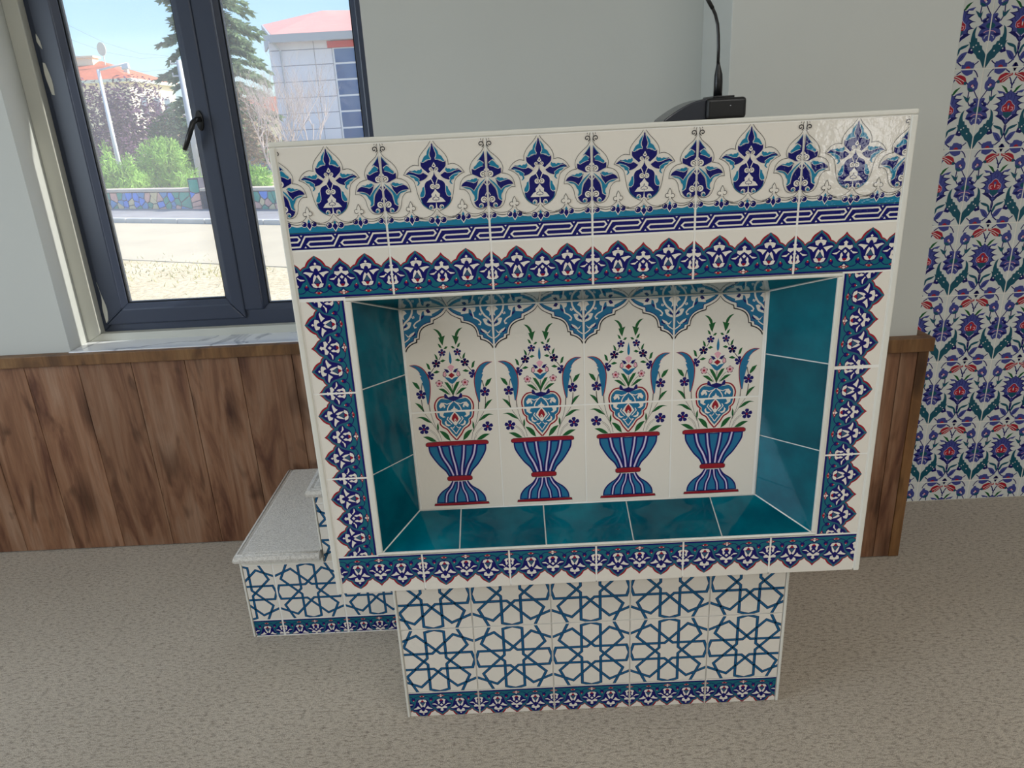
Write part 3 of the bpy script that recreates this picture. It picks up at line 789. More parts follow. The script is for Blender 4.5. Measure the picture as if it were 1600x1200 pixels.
def place_tile(parent, design, r, origin, V=(0, 0, 1), B=(0, 1, 0), name='tile'):
    """origin = world point of tile corner (u=0, v=0); V up direction of the pattern; B direction into the wall"""
    V = Vector(V); B = Vector(B); U = B.cross(V)
    o = link(name, tile_mesh(design, r), parent)
    m = Matrix.Identity(4); off = Vector(origin) - rel(parent)
    for i in range(3):
        m[i][0] = U[i]; m[i][1] = B[i]; m[i][2] = V[i]; m[i][3] = off[i]
    o.matrix_local = m
    return o

# ------------------------------------------------------------------ the setting: room shell
WY = 1.06                       # inner face of the window wall
def struct(name, mb, mat, label, cat, bevel=0):
    return tag(mb.build(name, mat, bevel=bevel), label, cat, kind='structure')

mb = MB(); mb.box(-3.5, 4.5, -6.0, 1.36, -0.12, 0.0)
struct('floor', mb, M_CARPET, 'beige flecked loop carpet covering the whole floor', 'floor')
mb = MB(); mb.box(-3.5, 4.5, -6.0, 1.36, 3.0, 3.1)
struct('ceiling', mb, M_CEIL, 'plain white ceiling above the room', 'ceiling')
OX0, OX1, OZ0, OZ1 = -1.772, -0.595, 0.79, 2.32      # window opening
mb = MB()
mb.box(-3.6, OX0, WY, 1.36, 0, 3.0); mb.box(OX1, 1.113, WY, 1.36, 0, 3.0)
mb.box(OX0, OX1, WY, 1.36, 0, OZ0); mb.box(OX0, OX1, WY, 1.36, OZ1, 3.0)
struct('wall_front', mb, M_WALL, 'grey white plaster wall around the window behind the pulpit', 'wall')
mb = MB(); mb.box(0.474, 1.113, 0.75, WY, 0, 3.0)
struct('wall_pier', mb, M_WALL, 'plaster pier standing forward beside the microphone with its lit left edge', 'wall', bevel=0.003)
mb = MB(); mb.box(-3.6, -3.5, -6.0, -2.2, 0, 3); mb.box(-3.6, -3.5, -.4, 1.36, 0, 3); mb.box(-3.6, -3.5, -2.2, -.4, 0, .85); mb.box(-3.6, -3.5, -2.2, -.4, 2.35, 3)
struct('wall_left', mb, M_WALL, 'plaster side wall out of view on the window side', 'wall')
mb = MB(); mb.box(4.5, 4.6, -6.0, 1.36, 0, 3)
struct('wall_right', mb, M_WALL, 'plaster side wall out of view past the tiled wall', 'wall')
mb = MB(); mb.box(-3.5, 3.05, -6.1, -6, 0, 3); mb.box(3.67, 4.5, -6.1, -6, 0, 3); mb.box(3.05, 3.67, -6.1, -6, 0, .56); mb.box(3.05, 3.67, -6.1, -6, 1.6, 3)
struct('wall_back', mb, M_WALL, 'plaster wall with a glazed opening behind the camera', 'wall')

# tiled wall to the right of the pier
TY = 1.105
wt = empty('wall_alcove', (1.11, TY, 0), 'wall clad in white tiles with blue carnations and red tulips', 'tiled wall', kind='structure')
mb = MB(); mb.box(1.113, 4.5, TY + .0007, 1.36, 0, 3.0); mb.build('backing', M_GROUT, wt)
XT, ZT0, PH = 1.411, 0.0835, 0.2525
for r in range(-1, 9):
    for k in range(-2, 6):
        z = ZT0 + r * PH; x = XT + k * P; v1 = PH / P; v0 = 0.0; u0 = 0.0
        if r < 0: v0 = -z / P
        if k == -2: u0 = (1.116 - x) / P
        o = place_tile(wt, 'garden', (u0, v0, 1.0, v1), (x, TY, z))

# wainscot left: planks and cap rail
def wainscot(name, x0, x1, y, joints, label, z1=0.768):
    w = empty(name, (x0, y, 0), label, 'wainscot', kind='structure')
    xs = [x0] + [j for j in joints if x0 < j < x1] + [x1]
    mb = MB(); mb.box(x0, x1, y + .010, y + .0155, 0.0, z1); mb.build('backing_board', M_GASKET, w)
    for a, b in zip(xs, xs[1:]):
        if b - a < .012: continue
        mb = MB(); mb.box(a + .0007, b - .0007, y, y + .011, 0.004, z1); mb.build('plank', M_PLANK, w, bevel=0.0012, segs=1)
    return w
JX = [-0.974 + .1945 * k for k in range(-14, 9)]
w1 = wainscot('trim_1', -3.5, 0.474, 1.0445, JX, 'reddish brown wood plank wainscot below the window')
mb = MB(); mb.box(-3.5, .474, 1.02, 1.06, .768, .808); mb.build('cap_rail', M_CAPWOOD, w1, bevel=.002)
w2 = wainscot('trim_2', 0.44, 1.114, 0.7325, [.48, .67, .864, 1.059], 'brown wood plank wainscot wrapped around the pier', .7655)
mb = MB(); mb.box(.43, 1.149, .708, .75, .766, .810); mb.box(1.1135, 1.149, .75, 1.10, .766, .810); mb.build('cap_rail', M_CAPWOOD, w2, bevel=.002)
mb = MB(); mb.box(1.1142, 1.149, .7315, .7665, .003, .7655); mb.build('corner_post', M_CAPWOOD, w2, bevel=.002)
mb = MB(); mb.box(1.1135, 1.132, .767, 1.10, .003, .7655); mb.build('side_panel', M_PLANK, w2, bevel=.001)

# ------------------------------------------------------------------ window
win = empty('window_1', (OX0, 1.2, OZ0), 'dark grey window with one opening sash and a fixed pane', 'window', kind='structure')
def ring_bars(parent, o, i, yf, yb, names, mat, bevel=.004, chamfer=0):
    """four mitred bars; o, i = (x0, x1, z0, z1) outer and inner rectangles"""
    oc = [(o[0], o[2]), (o[1], o[2]), (o[1], o[3]), (o[0], o[3])]; ic = [(i[0], i[2]), (i[1], i[2]), (i[1], i[3]), (i[0], i[3])]
    for k in range(4):
        j = (k + 1) % 4; mb = MB()
        fr = [(oc[k][0], yf, oc[k][1]), (oc[j][0], yf, oc[j][1]), (ic[j][0], yf + chamfer, ic[j][1]), (ic[k][0], yf + chamfer, ic[k][1])]
        bk = [(p[0], yb, p[2]) for p in fr]
        mb.hexa(fr, bk); mb.build(names[k % 2], mat, parent, bevel=bevel)
M_INFILL = simple('sealant_plaster', (206, 206, 196), 0.7, 0.3, bump=.15, bscale=60)
ring_bars(win, (OX0, OX1 + .004, .808, 2.322), (-1.719, -.600, .839, 2.30), 1.178, 1.215, ('reveal_filler', 'reveal_filler'), M_INFILL, .003)
ring_bars(win, (-1.722, -.597, .836, 2.304), (-1.655, -.640, .897, 2.20), 1.212, 1.258, ('frame_rail', 'frame_stile'), M_ANTHRA)
mb = MB(); mb.box(-1.182, -1.104, 1.206, 1.258, .896, 2.205); mb.build('mullion', M_ANTHRA, win, bevel=.005)
ring_bars(win, (-1.702, -1.1715, .866, 2.225), (-1.628, -1.222, .925, 2.165), 1.200, 1.245, ('sash_rail', 'sash_stile'), M_ANTHRA, .006)
ring_bars(win, (-1.630, -1.220, .923, 2.167), (-1.612, -1.240, .942, 2.150), 1.203, 1.245, ('glazing_bead', 'glazing_bead'), M_ANTHRA, .0015, .014)
ring_bars(win, (-1.613, -1.239, .941, 2.151), (-1.608, -1.244, .946, 2.146), 1.222, 1.245, ('gasket', 'gasket'), M_GASKET, 0)
ring_bars(win, (-1.106, -.638, .895, 2.202), (-1.088, -.655, .914, 2.184), 1.214, 1.250, ('glazing_bead', 'glazing_bead'), M_ANTHRA, .0015, .012)
ring_bars(win, (-1.089, -.654, .913, 2.185), (-1.084, -.659, .918, 2.180), 1.229, 1.250, ('gasket', 'gasket'), M_GASKET, 0)
for a, b, c, d in ((-1.612, -1.240, .942, 2.15), (-1.088, -.655, .914, 2.184)):
    mb = MB(); mb.box(a, b, 1.232, 1.236, c, d); mb.build('glass_pane', M_PANE, win)
# handle
hb = MB(); cx, cz = -1.209, 1.568
ring = lambda y, rx, rz: [(cx + rx * math.cos(t * math.pi / 8), y, cz + rz * math.sin(t * math.pi / 8)) for t in range(16)]
hb.hexa(ring(1.192, .013, .033), ring(1.2005, .014, .034)); h = hb.build('handle', M_BLACKMETAL, win, smooth=False, bevel=.002)
lb = MB(); lb.tube([(cx, 1.194, cz + .004), (cx - .001, 1.166, cz + .003), (cx - .008, 1.156, cz - .006), (cx - .030, 1.154, cz - .050), (cx - .052, 1.154, cz - .092)], [.009, .009, .0095, .0092, .008], 10)
lb.build('lever', M_BLACKMETAL, h, smooth=True)
# dried sealant smears left on the dark frame
def smear(pts, n):
    mb = MB(); q = [(x, 1.1985 if x > -1.7015 else 1.2105, z) for x, z in smooth(pts, True)]
    mb.hexa(q, [(a, b + .002, c) for a, b, c in q]); mb.build('sealant_smear', M_INFILL, win)
smear([(-1.700, 1.735), (-1.697, 1.775), (-1.690, 1.772), (-1.681, 1.72), (-1.683, 1.672), (-1.692, 1.675)], 0)
smear([(-1.700, 1.84), (-1.697, 1.862), (-1.689, 1.84), (-1.688, 1.815), (-1.694, 1.825)], 0)
smear([(-1.700, .93), (-1.694, .975), (-1.699, 1.03), (-1.693, .985), (-1.684, .93), (-1.690, .885), (-1.699, .875)], 0)
# sill
sb = MB(); sb.box(OX0 + .0005, OX1 - .0005, 1.045, 1.20, .788, .8115); sb.build('sill', M_MARBLE, win, bevel=.002)

# ------------------------------------------------------------------ pulpit
pul = empty('pulpit', (0, .095, 0), 'white pulpit clad in blue patterned tiles with a turquoise niche of flower urns', 'pulpit')
X0, X1, Z0, Z1 = -0.6155, 0.6195, 0.471, 1.4915
CF = .0007
mb = MB(); BK = .425
mb.box(X0 + .006, X1 - .006, .128, BK, Z0 + .006, Z1 - .008)
mb.box(X0 + .006, -.507, CF, .128, Z0 + .006, Z1 - .008); mb.box(.508, X1 - .006, CF, .128, Z0 + .006, Z1 - .008)
mb.box(-.507, .508, CF, .128, Z0 + .006, .570); mb.box(-.507, .508, CF, .128, 1.186, Z1 - .008)
mb.box(-.500, .492, .0985, BK, 0, Z0 + .006)
mb.build('core', M_GROUT, pul)
# top slab and plain glazed side faces
mb = MB(); mb.box(X0 + .002, X1 - .002, .004, BK + .004, Z1 - .0085, Z1 - .0015); mb.build('top_slab', M_WHITEGLAZE, pul, bevel=.001)
for xa, xb in ((X0 + .001, X0 + .0055), (X1 - .0055, X1 - .001)):
    for za, zb in ((Z0 + .004, .674), (.677, .877), (.880, 1.08), (1.083, 1.283), (1.286, Z1 - .01)):
        for ya, yb in ((.008, .226), (.229, BK)):
            mb = MB(); mb.box(xa, xb, ya, yb, za, zb); mb.build('side_tile', M_WHITEGLAZE, pul, bevel=.0008, segs=1)
for xa, xb in ((-.5045, -.5), (.492, .4965)):
    for za, zb in ((.001, .081), (.084, .284), (.287, Z0 + .004)):
        mb = MB(); mb.box(xa, xb, .103, BK, za, zb); mb.build('side_tile', M_WHITEGLAZE, pul, bevel=.0008, segs=1)
mb = MB(); mb.box(X0 + .012, X1 - .012, .006, .098, Z0, Z0 + .006); mb.build('underside', M_GROUT, pul)
LX, RX = X0 + .0135, X1 - .0135           # tile field between the edge trims
ZA, ZB, ZC = 1.4868 - P, 1.1848, .5723     # row joints
us = [(-3, LX)] + [(k, None) for k in (-2, -1, 0, 1)] + [(2, RX)]
for k, cut in us:
    u0 = (LX - k * P) / P if k == -3 else 0.0; u1 = (RX - k * P) / P if k == 2 else 1.0
    place_tile(pul, 'palmette', (u0, 0.0, u1, (Z1 - .0105 - ZA) / P), (k * P, 0, ZA))
    place_tile(pul, 'arabesque', (u0, 0.0, u1, (ZA - ZB) / P), (k * P, 0, ZB))
    # bottom row hangs down: pattern up = -Z, u runs right to left
    place_tile(pul, 'arabesque', (1 - u1, 0.0, 1 - u0, (ZC - Z0 - .0005) / P), ((k + 1) * P, 0, ZC), V=(0, 0, -1))
zj = [ZC, .7755, .9785, ZB]
for i in range(3):
    h = (zj[i + 1] - zj[i]) / P
    lo, hi = (0.0, h) if i == 2 else (1 - h, 1.0) if i == 0 else (0.0, 1.0)
    # left column: points to the left, u upward
    place_tile(pul, 'arabesque', (max(0, lo), 0.0, min(1.0, hi) if h <= 1.02 else 1.0, (-.5086 - LX) / P), (-.5086, 0, zj[i] - (max(0, lo)) * P), V=(-1, 0, 0))
    a, b2 = 1 - min(1.0, hi), 1 - max(0, lo)
    place_tile(pul, 'arabesque', (a, 0.0, b2, (RX - .5095) / P), (.5095, 0, zj[i + 1] + a * P), V=(1, 0, 0))
# white edge trims
def bar(name, x0, x1, y0, y1, z0, z1, parent, mat=M_TRIM, bevel=.003):
    mb = MB(); mb.box(x0, x1, y0, y1, z0, z1); return mb.build(name, mat, parent, bevel=bevel, segs=3)
bar('edge_trim', X0, LX - .0005, -.0022, .010, Z0, Z1 - .0105, pul)
bar('edge_trim', RX + .0005, X1, -.0022, .010, Z0, Z1 - .0105, pul)
bar('edge_trim', X0, X1, -.0022, .012, Z1 - .010, Z1, pul)
NX0, NX1, NZ0, NZ1 = -.4955, .4985, .5795, 1.1765     # niche mouth
bar('niche_trim', -.508, NX0, -.002, .014, NZ0, NZ1, pul); bar('niche_trim', NX1, .509, -.002, .014, NZ0, NZ1, pul)
bar('niche_trim', -.508, .509, -.002, .014, NZ1 + .0002, ZB - .0008, pul); bar('niche_trim', -.508, .509, -.002, .014, ZC + .0008, NZ0 - .0002, pul)
bar('edge_trim', -.5055, -.499, .0925, .104, 0.001, Z0, pul, bevel=.002); bar('edge_trim', .4905, .4975, .0925, .104, .001, Z0, pul, bevel=.002)
# niche back: four panels of two tiles each
DN = .1164; ZJ = .8786; BX0, BX1, BZ0, BZ1 = -.4185, .4025, .6215, 1.1272
for k in range(4):
    x = -.2123 + (k - 1) * P
    place_tile(pul, 'vase_top', (0, 0, 1, (BZ1 - ZJ) / P), (x, DN, ZJ)); 
    place_tile(pul, 'vase_bottom', (0, (BZ0 + .0 - .6216) / P, 1, (ZJ - .6216) / P), (x, DN, .6216))
mb = MB(); mb.box(BX0 - .03, BX1 + .03, DN + .0007, .128, BZ0 - .03, BZ1 + .03); mb.build('niche_back', M_GROUT, pul)
# splayed plain teal tiles
def splay(F, Bk, fs, bs, thick=.004):
    """F, Bk: (front edge start, end), (back edge start, end) world points; fs, bs: joint parameters on both edges"""
    F0, F1 = map(Vector, F); B0, B1 = map(Vector, Bk)
    nrm = (F1 - F0).cross(B0 - F0).normalized()
    cen = Vector((0, .06, .87)); mid = (F0 + F1 + B0 + B1) / 4
    if nrm.dot(cen - mid) < 0: nrm = -nrm
    f = [0] + fs + [1]; b = [0] + bs + [1]
    q = [F0 - nrm * .0025, F1 - nrm * .0025, B1 - nrm * .0025, B0 - nrm * .0025]
    mb = MB(); mb.hexa([p - nrm * .004 for p in q], q); mb.build('grout_bed', M_GROUT, pul)
    g = .0016
    for i in range(len(f) - 1):
        L = (F1 - F0).length; LB = (B1 - B0).length
        a0 = F0.lerp(F1, f[i] + (g / L)); a1 = F0.lerp(F1, f[i + 1] - g / L); b0 = B0.lerp(B1, b[i] + g / LB); b1 = B0.lerp(B1, b[i + 1] - g / LB)
        d0 = (b0 - a0).normalized() * .0016; d1 = (b1 - a1).normalized() * .0016
        top = [a0 + d0 * .3, a1 + d1 * .3, b1 - d1, b0 - d0]; low = [p - nrm * .003 for p in top]
        mb = MB(); mb.hexa(low, top); mb.build('teal_tile', M_TEALTILE, pul, bevel=.0007, segs=1)
y0 = .002
par = lambda a, b, x: (x - a) / (b - a)
splay(((NX0, y0, NZ0), (NX0, y0, NZ1)), ((BX0, DN, BZ0), (BX0, DN, BZ1)), [par(NZ0, NZ1, z) for z in (.780, .983)], [par(BZ0, BZ1, z) for z in (.773, .974)])
splay(((NX1, y0, NZ0), (NX1, y0, NZ1)), ((BX1, DN, BZ0), (BX1, DN, BZ1)), [par(NZ0, NZ1, z) for z in (.786, .989)], [par(BZ0, BZ1, z) for z in (.779, .981)])
xs = (-.317, -.115, .088, .293)
splay(((NX0, y0, NZ0), (NX1, y0, NZ0)), ((BX0, DN, BZ0), (BX1, DN, BZ0)), [par(NX0, NX1, x) for x in xs], [par(BX0, BX1, x) for x in xs])
xs = (-.310, -.107, .094, .299)
splay(((NX0, y0, NZ1), (NX1, y0, NZ1)), ((BX0, DN, BZ1), (BX1, DN, BZ1)), [par(NX0, NX1, x) for x in xs], [par(BX0, BX1, x) for x in xs])
fc = [(NX0, y0, NZ0), (NX1, y0, NZ0), (NX1, y0, NZ1), (NX0, y0, NZ1)]; bc = [(BX0, DN - .001, BZ0), (BX1, DN - .001, BZ0), (BX1, DN - .001, BZ1), (BX0, DN - .001, BZ1)]
for i in range(4):
    for a, b in ((fc[i], bc[i]), (bc[i], bc[(i + 1) % 4])):
        mb = MB(); mb.tube([a, b], .0019, 6); mb.build('grout_bead', M_GROUT, pul, smooth=True)
# base: star tiles and a border strip
DB = .0947; SX = -.3098
ks = [(-1, (-.4985 - (SX - P)) / P, 1.0), (0, 0.0, 1.0), (1, 0.0, 1.0), (2, 0.0, 1.0), (3, 0.0, (.490 - (SX + 3 * P)) / P)]
for k, u0, u1 in ks:
    x = SX + k * P
    place_tile(pul, 'star', (u0, 0, u1, (Z0 + .003 - .2844) / P), (x, DB, .2844))
    place_tile(pul, 'star', (u0, 0, u1, 1), (x, DB, .2844 - P))
    place_tile(pul, 'arabesque', (1 - u1, 0, 1 - u0, (.2844 - P) / P), (x + P, DB, .2844 - P), V=(0, 0, -1))

# ------------------------------------------------------------------ stair behind the pulpit
st = empty('pulpit_stair', (-.9, .46, 0), 'tiled stair with carpeted treads rising behind the left side of the pulpit', 'stairs')
SY = .46; SL = -1.042; S2 = -.7865; SB = 1.028
mb = MB(); mb.box(SL + .004, S2, SY + .0007, SB, 0, .283); mb.box(S2 + .004, .42, SY + .0007, SB, 0, .496); mb.build('core', M_GROUT, st)
for k in range(-1, 6):
    x = -.9455 + k * .2045; u0 = (SL + .002 - x) / P if k == -1 else 0.0
    place_tile(st, 'arabesque', (0, 0, 1 - u0, .0605 / P), (x + P, SY, .0625), V=(0, 0, -1))
    u1 = 1.0
    place_tile(st, 'star', (u0, 0, u1, 1), (x, SY, .0625))
    if k >= 1: place_tile(st, 'star', (0, 0, 1, 1), (x, SY, .0625 + P))
    elif k == 0: place_tile(st, 'star', (par(x, x + P, S2 + .002), 0, 1, 1), (x, SY, .0625 + P))
    if k >= 0: place_tile(st, 'star', ((S2 + .002 - x) / P if k == 0 else 0, 0, 1, .026 / P), (x, SY, .0625 + 2 * P))
    tr = MB(); a = max(SL, x + u0 * P)
    if k <= 0: tr.box(a, min(x + P, S2) if k == 0 else x + P, SY - .001, SY + .0035, .2665, .283); tr.build('riser_trim', M_TRIM, st, bevel=.001)
bar('edge_trim', SL - .004, SL + .0025, SY - .002, SY + .012, .001, .283, st, bevel=.002)
bar('edge_trim', S2 - .003, S2 + .002, SY - .002, SY + .012, .31, .496, st, bevel=.002)
for ya in (.47, .675, .88):
    mb = MB(); mb.box(SL, SL + .0036, ya, min(ya + .2, SB), .001, .282); mb.build('side_tile', M_WHITEGLAZE, st, bevel=.0008, segs=1)
    mb = MB(); mb.box(S2 + .0003, S2 + .0038, ya, min(ya + .2, SB), .314, .495); mb.build('side_tile', M_WHITEGLAZE, st, bevel=.0008, segs=1)
def tread(x0, x1, y0, y1, z0, z1, r=.010):
    """carpet pad with a rounded, bound edge"""
    mb = MB(); prof = [(0, z0), (-.006, z0 + .004), (-.009, (z0 + z1) / 2), (-.005, z1 - .003), (.006, z1 - .0005), (.013, z1 - .0028), (.02, z1)]
    rings = [[(x0 + d, y0 + d, z), (x1, y0 + d, z), (x1, y1, z), (x0 + d, y1, z)] for d, z in prof]
    n = len(mb.v)
    for rg in rings: mb.v += rg
    for i in range(len(rings) - 1):
        for k in range(4):
            j = (k + 1) % 4; mb.f.append([i * 4 + k, i * 4 + j, i * 4 + 4 + j, i * 4 + 4 + k]); mb.m.append(0)
    mb.f += [[3, 2, 1, 0], [len(mb.v) - 4 + i for i in range(4)]]; mb.m += [0, 0]
    return mb.build('carpet_tread', M_STEPCARPET, st)
t1 = tread(SL - .004, S2 - .0035, SY - .016, SB, .2835, .311)
t2 = tread(S2 - .008, .42, SY - .014, SB, .4965, .524)
def binding(pts, parent):
    mb = MB(); mb.tube(pts, .0035, 6); mb.build('edge_binding', M_STEPCARPET, parent, smooth=True)
binding([(SL - .001, SB, .3095), (SL - .001, SY - .012, .3095), (S2 - .008, SY - .012, .3095)], t1)

# ------------------------------------------------------------------ microphone
mic = empty('microphone', (.273, .2, Z1 - .0015), 'black gooseneck desk microphone standing on top of the pulpit', 'microphone')
zb = Z1 - .0015
mb = MB()
sec = smooth([(.166, 0), (.170, .005), (.188, .017), (.208, .028), (.228, .036), (.248, .0405), (.262, .042)], False)
pf = sec + [(.262, 0)]
mb.hexa([(x, .146, zb + z) for x, z in pf], [(x, .254, zb + z) for x, z in pf])
mbase = mb.build('base_wedge', simple('grey_black_plastic', (40, 44, 54), .22, .6), mic, bevel=.003, segs=3)
mb = MB(); mb.box(.2535, .3355, .135, .265, zb, zb + .0415); mb.build('base_housing', M_BLACK, mic, bevel=.007, segs=4)
mb = MB(); mb.box(.270, .314, .150, .235, zb + .0415, zb + .0455); mb.build('button', M_BLACK, mic, bevel=.001)
mb = MB(); mb.box(.301, .303, .1343, .135, zb + .025, zb + .0262); mb.build('indicator', M_SILVER, mic)
mb = MB(); mb.tube([(.2925, .2, zb + .035), (.2925, .2, zb + .075), (.2922, .2, zb + .088), (.291, .2, zb + .107), (.2905, .2, zb + .112)], [.0092, .0092, .0085, .0042, .0035], 14); mb.build('collar', M_BLACK, mic, smooth=True)
gp = [(.2905, .2, zb + .10), (.290, .2, zb + .14), (.2885, .2, zb + .165), (.286, .2, zb + .185), (.2805, .2, zb + .203), (.272, .198, zb + .218), (.262, .196, zb + .232), (.250, .193, zb + .255), (.235, .19, zb + .283), (.212, .182, zb + .315), (.185, .172, zb + .335), (.16, .162, zb + .345)]
mb = MB(); mb.tube(gp, .0034, 10); mb.build('gooseneck', M_BLACKMETAL, mic, smooth=True)
mb = MB(); mb.tube([(.274, .1985, zb + .2145), (.266, .197, zb + .226), (.257, .195, zb + .24)], .0042, 10); mb.build('neck_sleeve', M_BLACK, mic, smooth=True)
mb = MB(); mb.tube([(.165, .164, zb + .343), (.16, .162, zb + .345), (.13, .15, zb + .35), (.115, .144, zb + .352), (.11, .142, zb + .352)], [.004, .010, .0125, .0115, .006], 14); mb.build('capsule', M_BLACK, mic, smooth=True)

# ------------------------------------------------------------------ outside
E0 = Vector((-0.163, -1.448, 1.498))
def at(rx, rz, d):            # point at depth d in front of the window wall, along slopes rx, rz as seen from eye height
    return Vector((E0.x + rx * d, E0.y + d, E0.z + rz * d))
GZ = -0.3
def ground_mat():
    m, nt, b, out = base_mat('sandy_ground'); b.inputs['Roughness'].default_value = .95; b.inputs['Specular IOR Level'].default_value = .1
    geo = N(nt, 'ShaderNodeNewGeometry')
    n1 = N(nt, 'ShaderNodeTexNoise', i_Scale=.55, i_Detail=7.0); nt.links.new(geo.outputs['Position'], n1.inputs['Vector'])
    n2 = N(nt, 'ShaderNodeTexNoise', i_Scale=14.0, i_Detail=5.0); nt.links.new(geo.outputs['Position'], n2.inputs['Vector'])
    cr = N(nt, 'ShaderNodeValToRGB'); e = cr.color_ramp.elements
    e[0].position = .35; e[0].color = srgb(196, 180, 146); e[1].position = .62; e[1].color = srgb(216, 202, 172)
    nt.links.new(n1.outputs[0], cr.inputs[0])
    c2 = N(nt, 'ShaderNodeValToRGB'); c2.color_ramp.elements[0].position = .36; c2.color_ramp.elements[0].color = (.72, .68, .6, 1); c2.color_ramp.elements[1].position = .5
    nt.links.new(n2.outputs[0], c2.inputs[0])
    mx = N(nt, 'ShaderNodeMixRGB', blend_type='MULTIPLY'); mx.inputs[0].default_value = .8
    nt.links.new(cr.outputs[0], mx.inputs[1]); nt.links.new(c2.outputs[0], mx.inputs[2]); nt.links.new(mx.outputs[0], b.inputs['Base Color'])
    bp = N(nt, 'ShaderNodeBump', i_Strength=.5, i_Distance=.05); nt.links.new(n2.outputs[0], bp.inputs['Height']); nt.links.new(bp.outputs[0], b.inputs['Normal'])
    return m
mb = MB(); mb.box(-120, 90, 1.37, 160, GZ - .5, GZ)
tag(mb.build('ground', ground_mat()), 'pale sandy earth outside the window', 'ground', kind='structure')
# kerb line, pavement and the mosaic garden wall run obliquely
WD = Vector((.8985, -.4390, 0)); WN = Vector((-.4390, -.8985, 0))     # along the wall, towards the house
W0 = Vector((-11.949, 20.306, GZ))
M_ROAD = simple('pale_asphalt', (192, 180, 156), .9, .2, var=.08, scale=.8)
M_PAVE = simple('grey_pavement', (150, 148, 150), .9, .2, var=.1, scale=2)
M_KERB = simple('kerb_stone', (196, 194, 190), .85, .2, var=.08, scale=3)
def strip(mb, s0, s1, n0, n1, z0, z1):
    q = [W0 + WD * s + WN * n for s, n in ((s0, n0), (s1, n0), (s1, n1), (s0, n1))]
    mb.hexa([(p.x, p.y, GZ + z0) for p in q], [(p.x, p.y, GZ + z1) for p in q])
mb = MB(); strip(mb, -30, 24, 2.15, 6.3, -.02, .012); tag(mb.build('road', M_ROAD), 'pale asphalt road in front of the mosaic garden wall', 'road', kind='structure')
mb = MB(); strip(mb, -30, 24, 0.02, 1.95, -.02, .10); tag(mb.build('pavement', M_PAVE), 'grey pavement along the foot of the mosaic wall', 'pavement', kind='structure')
kb = empty('kerb', W0 + WN * 2.05, 'light stone kerb along the road edge', 'kerb', kind='structure')
for k in range(-3, 14):
    mb = MB(); strip(mb, k * .9, k * .9 + .885, 1.96, 2.14, -.02, .115); mb.build('kerb_stone', M_KERB, kb, bevel=.015, segs=1)
# mosaic wall
gw = empty('garden_wall', W0, 'low garden wall of blue, green, pink and cream mosaic stones', 'garden wall')
M_MORTAR = simple('wall_mortar', (84, 82, 92), .9, .2)
STONE = [simple('mosaic_' + n, c, .75, .3, var=.1, scale=6) for n, c in (('blue', (96, 148, 240)), ('green', (70, 164, 144)), ('pink', (240, 184, 166)), ('cream', (238, 214, 166)), ('slate', (104, 156, 206)))]
mb = MB(); strip(mb, -1.5, 9, -.30, -.012, 0, .56); strip(mb, 3.55, 3.95, -.32, .02, 0, .9); mb.build('wall_core', M_MORTAR, gw)
mb = MB(); strip(mb, -1.5, 3.54, -.36, .05, .56, .64); strip(mb, 3.96, 9, -.36, .05, .56, .64); mb.build('coping', simple('coping_stone', (206, 192, 176), .85, .2, var=.1, scale=2), gw, bevel=.012, segs=1)
rng = random.Random(7)
def cells(s0, s1, h0, h1, ds, dh):
    pts = []
    ns, nh = int((s1 - s0) / ds), int((h1 - h0) / dh)
    for i in range(ns):
        for j in range(nh):
            pts.append((s0 + (i + .5 + rng.uniform(-.4, .4)) * ds, h0 + (j + .25 + .5 * (i % 2) + rng.uniform(-.3, .3)) * dh))
    out = []
    for i, p in enumerate(pts):
        poly = [(s0, h0), (s1, h0), (s1, h1), (s0, h1)]
        for j, q in enumerate(pts):
            if i == j or abs(q[0] - p[0]) > 3 * ds or abs(q[1] - p[1]) > 3 * dh: continue
            mx, my = (p[0] + q[0]) / 2, (p[1] + q[1]) / 2; nx, ny = q[0] - p[0], q[1] - p[1]
            res = []; n = len(poly)
            for k in range(n):
                a, b = poly[k], poly[(k + 1) % n]
                fa = (a[0] - mx) * nx + (a[1] - my) * ny; fb = (b[0] - mx) * nx + (b[1] - my) * ny
                if fa <= 0: res.append(a)
                if fa * fb < 0:
                    t = fa / (fa - fb); res.append((a[0] + t * (b[0] - a[0]), a[1] + t * (b[1] - a[1])))
            poly = res
            if len(poly) < 3: break
        if len(poly) >= 3: out.append((p, poly))
    return out
def stones(cl, proud):
    for c, poly in cl:
        cx = sum(a for a, b in poly) / len(poly); cy = sum(b for a, b in poly) / len(poly)
        sh = [(cx + (a - cx) * .88, cy + (b - cy) * .88) for a, b in poly]; si = [(cx + (a - cx) * .74, cy + (b - cy) * .74) for a, b in poly]
        d = proud + rng.uniform(0, .015)
        w = lambda q, n: [tuple(W0 + WD * a + WN * n + Vector((0, 0, b))) for a, b in q]
        mb = MB(); mb.hexa(w(sh, proud - .025), w(sh, d)); mb.build('stone', rng.choice(STONE), gw, bevel=.01, segs=1)
stones(cells(-.2, 3.53, .02, .55, .24, .16), 0.0)
stones(cells(3.56, 3.94, .05, .89, .19, .14), 0.03)
stones(cells(4.3, 6.9, .02, .55, .24, .16), 0.0)

